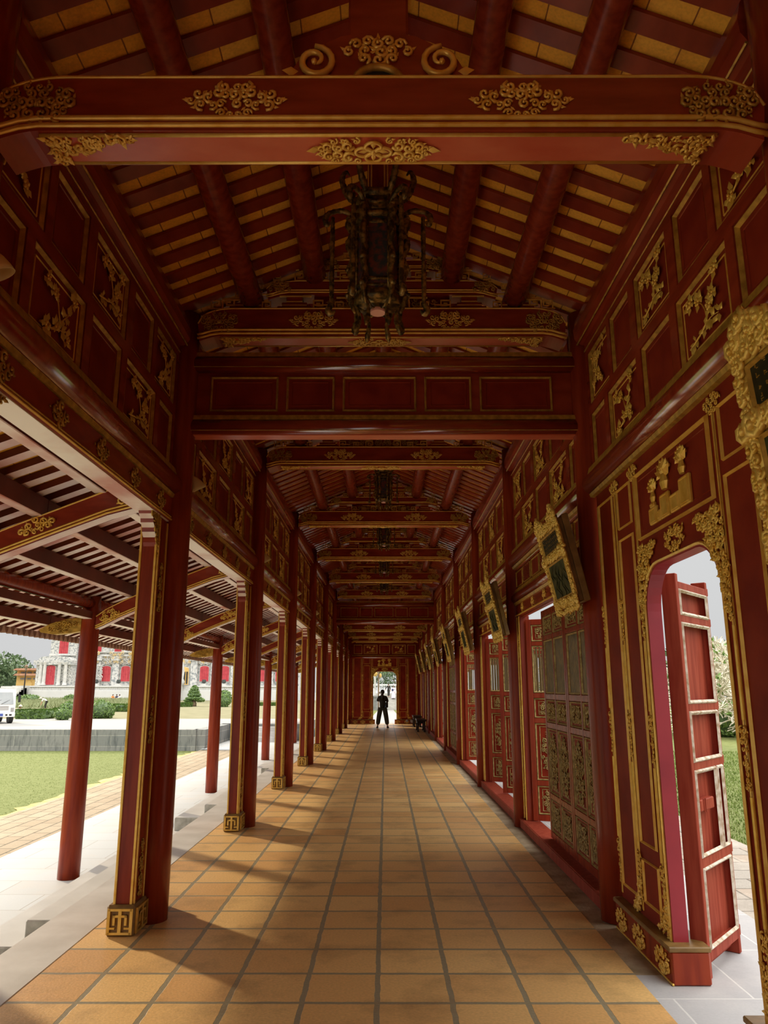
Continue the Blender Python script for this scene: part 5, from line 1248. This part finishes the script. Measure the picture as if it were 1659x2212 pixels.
b = MB(); b.box(gs(-20), gs(12), -1, 3, 0, gz(1488)); b.prism([(gs(-24), gz(1488)), (gs(14), gz(1488)), (gs(6), gz(1474)), (gs(-10), gz(1470))][::-1], -2, 4, 'y'); o = obj('low_hall', b, 'ochre', None, loc=(0, 70, 0)); o.scale = (.62, 1, .86); o.location = (-18.5, 70, .0); tag(o, 'low ochre roof edge behind the white truck at the left margin', 'building')
t = thing('court_lamp_post', (gs(50) * .88, 98, .08), 0, 'black lamp post with a square lantern in front of the ochre gatehouse', 'lamp post')
q = MB(); q.tube([(0, 0, 0), (0, 0, 3.7)], [.1, .06], 8); obj('pole', q, 'black', t)
q = MB(); q.lathe([(.1, 3.7), (.22, 4.2), (.28, 4.25), (.0, 4.5)], 4); obj('lantern', q, 'bark', t)
for i, (x, Y, sc) in enumerate(((12, 128, 1.2), (-8, 125, 1.3), (30, 132, 1.0), (-30, 122, 1.3))):
    X = (x - 826.5) / 1631 * Y * .974
    tree('tree', ['dark green tree left of the gatehouse roof', 'tall dark tree at the left margin behind the truck', 'pale flowering tree just behind the gatehouse', 'dark tree beyond the left margin'][i], (X, Y, 0), 2.5, [((0, 0, 4.4), (2.4 * sc, 2, 2.2 * sc)), ((1.3, 0, 3.4), (1.8 * sc, 1.5, 1.4)), ((-1.6, 0, 3.6), (1.8 * sc, 1.5, 1.8))], 380, .32, 'leaf_dark', 'trees left of the palace')
# gardeners and visitors
bend = dict(pel=(0, .12, .90), spi=(0, -.02, 1.02), che=(0, -.20, 1.10), nec=(0, -.34, 1.16), hea=(0, -.44, 1.18), top=(0, -.53, 1.20), shl=(-.16, -.28, 1.10), shr=(.16, -.28, 1.10), ell=(-.17, -.36, .84), elr=(.17, -.36, .84), wrl=(-.12, -.44, .62), wrr=(.12, -.44, .62), hil=(-.09, .12, .88), hir=(.09, .12, .88), knl=(-.10, .0, .48), knr=(.10, .0, .48))
person('person', 'gardener in a white shirt and yellow hat bending over the weeds', (px(95, 0, 58), 58, .09), R(-75), .68, bend, 'cloth_white', 'black', hair='short', hat=1, arms_bare=True)
crouch = dict(pel=(0, .1, .32), spi=(0, 0, .48), che=(0, -.08, .64), nec=(0, -.14, .80), hea=(0, -.18, .90), top=(0, -.18, 1.0), shl=(-.16, -.08, .74), shr=(.16, -.08, .74), ell=(-.2, -.26, .55), elr=(.2, -.26, .55), wrl=(-.12, -.44, .48), wrr=(.12, -.44, .48), hil=(-.09, .1, .32), hir=(.09, .1, .32), knl=(-.14, -.28, .50), knr=(.14, -.28, .50), anl=(-.12, .0, .09), anr=(.12, .0, .09), tol=(-.13, -.15, .03), tor=(.13, -.15, .03))
person('person', 'gardener in a conical hat crouching beside the truck', (px(39, 0, 43), 43, .09), R(60), .6, crouch, 'cloth_navy', 'cloth_navy', hair='short', hat=1)
person('person', 'crouching worker in an orange vest on the weedy bank', (px(238, 0, 92), 92, .08), R(40), .8, crouch, 'cloth_orange', 'cloth_navy', hair='short')
person('person', 'crouching worker in dark clothes beside the orange vest', (px(246, 0, 92), 92.4, .08), R(-20), .8, crouch, 'cloth_navy', 'cloth_olive', hair='short')
person('person', 'crouching worker in white, rightmost of the group on the weedy bank', (px(254, 0, 92), 92.2, .08), R(-40), .8, crouch, 'cloth_white', 'black', hair='short')

# ------------------------------------------------------------------ white truck
t = thing('truck', (-17.75, 35.6, .09), R(-50), 'white light truck at the left edge of the courtyard path', 'truck')
K = .72     # front faces local +x
def bx(*a): return [v * K for v in a]
b = MB()
pr = [(.0, .45), (2.05 - .0, .45), (2.08, .75), (2.06, 1.15), (1.86, 1.95), (1.75, 2.10), (.15, 2.12), (.0, 2.0)]
b.prism([(x * K - 1.55 * K, z * K) for x, z in pr], -.95 * K, .95 * K, 'y'); obj('cab', b, 'truck_white', t)
b = MB(); b.add([((2.075 - 1.55) * K, -.82 * K, 1.18 * K), ((2.075 - 1.55) * K, .82 * K, 1.18 * K), ((1.885 - 1.55) * K, .76 * K, 1.92 * K), ((1.885 - 1.55) * K, -.76 * K, 1.92 * K)], [(0, 1, 2, 3)]); obj('windscreen', b, 'glass_dark', t)
for sg in (-1, 1):
    b = MB(); b.prism([((1.0 - 1.55) * K, 1.2 * K), ((1.9 - 1.55) * K, 1.2 * K), ((1.75 - 1.55) * K, 1.9 * K), ((1.0 - 1.55) * K, 1.92 * K)], sg * .955 * K, sg * .96 * K, 'y'); obj('side_window', b, 'glass_dark', t)
    b = MB(); b.cbox(*bx(.50, .56, -.09 + sg * .78, .09 + sg * .78, .72, .98), .01); obj('headlight', b, 'grey_metal', t)
    b = MB(); b.tube([(.5 * K, sg * .95 * K, 1.8 * K), (.6 * K, sg * 1.12 * K, 1.75 * K)], .015, 5); b.cbox(*bx(.54, .62, sg * 1.1 - .04, sg * 1.1 + .10, 1.3, 1.75), .01); obj('mirror', b, 'black', t)
    for x in (.0, -2.6):
        b = MB(); b.tube([(x * K, sg * .70 * K, .36 * K), (x * K, sg * .95 * K, .36 * K)], .36 * K, 20); w_ = obj('wheel', b, 'black', t); b = MB(); b.tube([(x * K, sg * .94 * K, .36 * K), (x * K, sg * .96 * K, .36 * K)], .19 * K, 14); obj('hub', b, 'grey_metal', w_)
b = MB(); b.cbox(*bx(.46, .62, -.95, .95, .40, .66), .015); bp_ = obj('bumper', b, 'truck_white', t)
b = MB()
for y0, y1 in ((-.75, -.6), (-.5, -.38), (.38, .5), (.6, .75)): b.box(*bx(.615, .625, y0, y1, .48, .58))
obj('bumper_slot', b, 'black', bp_)
b = MB(); b.box(*bx(.62, .632, -.24, .24, .46, .62)); obj('licence_plate', b, 'plate_blue', bp_)
b = MB()
for z in (.86, .96, 1.05): b.box(*bx(.52, .545, -.55, .55, z - .02, z + .02))
obj('grille', b, 'grey_metal', t)
b = MB(); b.tube([(.54 * K, -.5 * K, 1.2 * K), (.45 * K, .1 * K, 1.45 * K)], .008, 4); b.tube([(.54 * K, .1 * K, 1.2 * K), (.45 * K, .6 * K, 1.45 * K)], .008, 4); obj('wiper', b, 'black', t)
b = MB(); b.cbox(*bx(-3.9, -1.6, -1.0, 1.0, .70, .85), .02); b.cbox(*bx(-3.9, -3.82, -1, 1, .85, 1.2), .01); b.cbox(*bx(-3.9, -1.6, -1.0, -.94, .85, 1.2), .01); b.cbox(*bx(-3.9, -1.6, .94, 1.0, .85, 1.2), .01); b.box(*bx(-3.8, .2, -.4, .4, .42, .70)); obj('cargo_bed', b, 'grey_metal', t)

# ------------------------------------------------------------------ garden on the right
sl = MB(); sl.box(1.50, 1.95, -3, 5.05, -.3, -.002); sl.box(1.95, 2.75, -3, 40, -.3, -.002); struct('floor_slab_right', sl, 'grey_slab')
sp = MB(); sp.box(2.75, 4.0, -3, 45, -.3, -.02); struct('ground_right_paving', sp, 'side_paver')
gr = MB(); gr.add([(4.0, -3, -.04), (70, -3, -.04), (70, 80, -.12), (4.0, 80, -.12)], [(0, 1, 2, 3)]); struct('ground_right_lawn', gr, 'grass')
stuff(obj('garden_grass', blades(4.0, 10, 8, 22, -.06, 44000, .045, 6), 'blade_right'), 'bright green lawn grass seen through the right arch', 'grass')
def frangipani(label, loc, h, spread, seed):
    t = thing('frangipani_tree', loc, 0, label, 'tree', 'bare pale-branched trees'); rd = random.Random(seed); br, lf = MB(), MB()
    def grow(p, d, ln, r, lv):
        q = p + d * ln; m = p + d * ln * .5 + Vector((rd.uniform(-.05, .05), rd.uniform(-.05, .05), .04)) * ln
        br.tube([p, m, q], [r, r * .9, r * .75], 5, False)
        if lv == 0:
            if rd.random() < .13: leaf_blob(lf, tuple(q), (.12, .12, .08), 6, .10, rd)
            return
        for k in range(3 if rd.random() < .55 else 2):
            e = (d + Vector((rd.gauss(0, .75), rd.gauss(0, .75), rd.gauss(.12, .45)))).normalized(); grow(q, e, ln * rd.uniform(.66, .88), r * .74, lv - 1)
    for k in range(5):
        a = 2 * pi * k / 5 + rd.uniform(-.3, .3); grow(Vector((0, 0, 0)), Vector((cos(a) * spread, sin(a) * spread, 1)).normalized(), h * .24, .13, 6)
    obj('branches', br, 'bark_pale', t, True); obj('leaves', lf, 'leaf', t); return t
frangipani('big bare-branched pale tree on the right lawn, nearest through the arch', (13.3, 29.5, -.1), 4.6, .75, 5)
frangipani('bare-branched pale tree farther back on the right lawn', (16.2, 34.5, -.1), 4.8, .8, 9)
frangipani('pale bare tree at the left of the right lawn, glimpsed through the open doors', (9.0, 33.0, -.1), 4.6, .8, 13)
t = tag(obj('tree_stump', MB().tube([(0, 0, 0), (.03, 0, .5), (-.02, .02, 1.1), (.04, 0, 1.75)], [.34, .25, .22, .20], 10), 'stump', None, True, loc=(13.0, 27.5, -.1)), 'weathered orange-brown tree stump standing on the right lawn', 'stump')
shrub('garden_bush', 'dark green bush at the foot of the pale tree, right lawn', (12.4, 29.0, -.1), [((0, 0, .5), (.9, .7, .7)), ((.6, .2, .4), (.6, .6, .5))], 900, .10, 'leaf', cat='bush')
tree('tree', 'distant green tree behind the right lawn', (33, 75, -.1), 2.0, [((0, 0, 3.5), (4, 3, 2.6)), ((-5, 0, 3), (3.5, 3, 2.4)), ((4.5, 0, 3.2), (3.5, 3, 2.6))], 500, .4, 'leaf_dark')

# ------------------------------------------------------------------ camera, sun, sky
cam = bpy.data.cameras.new('camera'); co = bpy.data.objects.new('camera', cam); COL.objects.link(co); scene.camera = co
cam.sensor_fit = 'VERTICAL'; cam.sensor_height = 36; cam.lens = 1630.94 / 2212 * 36; cam.clip_end = 500; cam.clip_start = .05
co.location = (0, 0, 1.68); co.rotation_euler = (pi / 2 + .22861, 0, -.001857 * -1)
sun = bpy.data.lights.new('sun', 'SUN'); so = bpy.data.objects.new('sun', sun); COL.objects.link(so)
sun.energy = SUN; sun.color = (1, .82, .58); sun.angle = R(2.2)
el = R(23.6); hd = Vector((.743, -.669, 0)); dvec = Vector((hd.x * cos(el), hd.y * cos(el), -sin(el)))
so.rotation_euler = dvec.to_track_quat('-Z', 'Y').to_euler()
wd = bpy.data.worlds.new('sky'); scene.world = wd; wd.use_nodes = True; N = wd.node_tree.nodes; L = wd.node_tree.links
bg = N['Background']; tc = N.new('ShaderNodeTexCoord'); sx = N.new('ShaderNodeSeparateXYZ'); rp = N.new('ShaderNodeValToRGB')
L.new(tc.outputs['Generated'], sx.inputs[0]); L.new(sx.outputs['Z'], rp.inputs[0])
e = rp.color_ramp.elements; e[0].position = 0; e[0].color = (.315, .317, .318, 1); e[1].position = .75; e[1].color = (1.9, 1.84, 1.74, 1)
m_ = e.new(.16); m_.color = (.335, .337, .339, 1)
L.new(rp.outputs[0], bg.inputs['Color']); bg.inputs['Strength'].default_value = SKY
vs_ = scene.view_settings; vs_.view_transform = 'Standard'; vs_.look = 'None'; vs_.exposure = EXPO; vs_.gamma = 1; vs_.use_curve_mapping = False
scene.cycles.max_bounces = 10; scene.cycles.diffuse_bounces = 6; scene.cycles.glossy_bounces = 4
scene.cycles.sample_clamp_indirect = 6
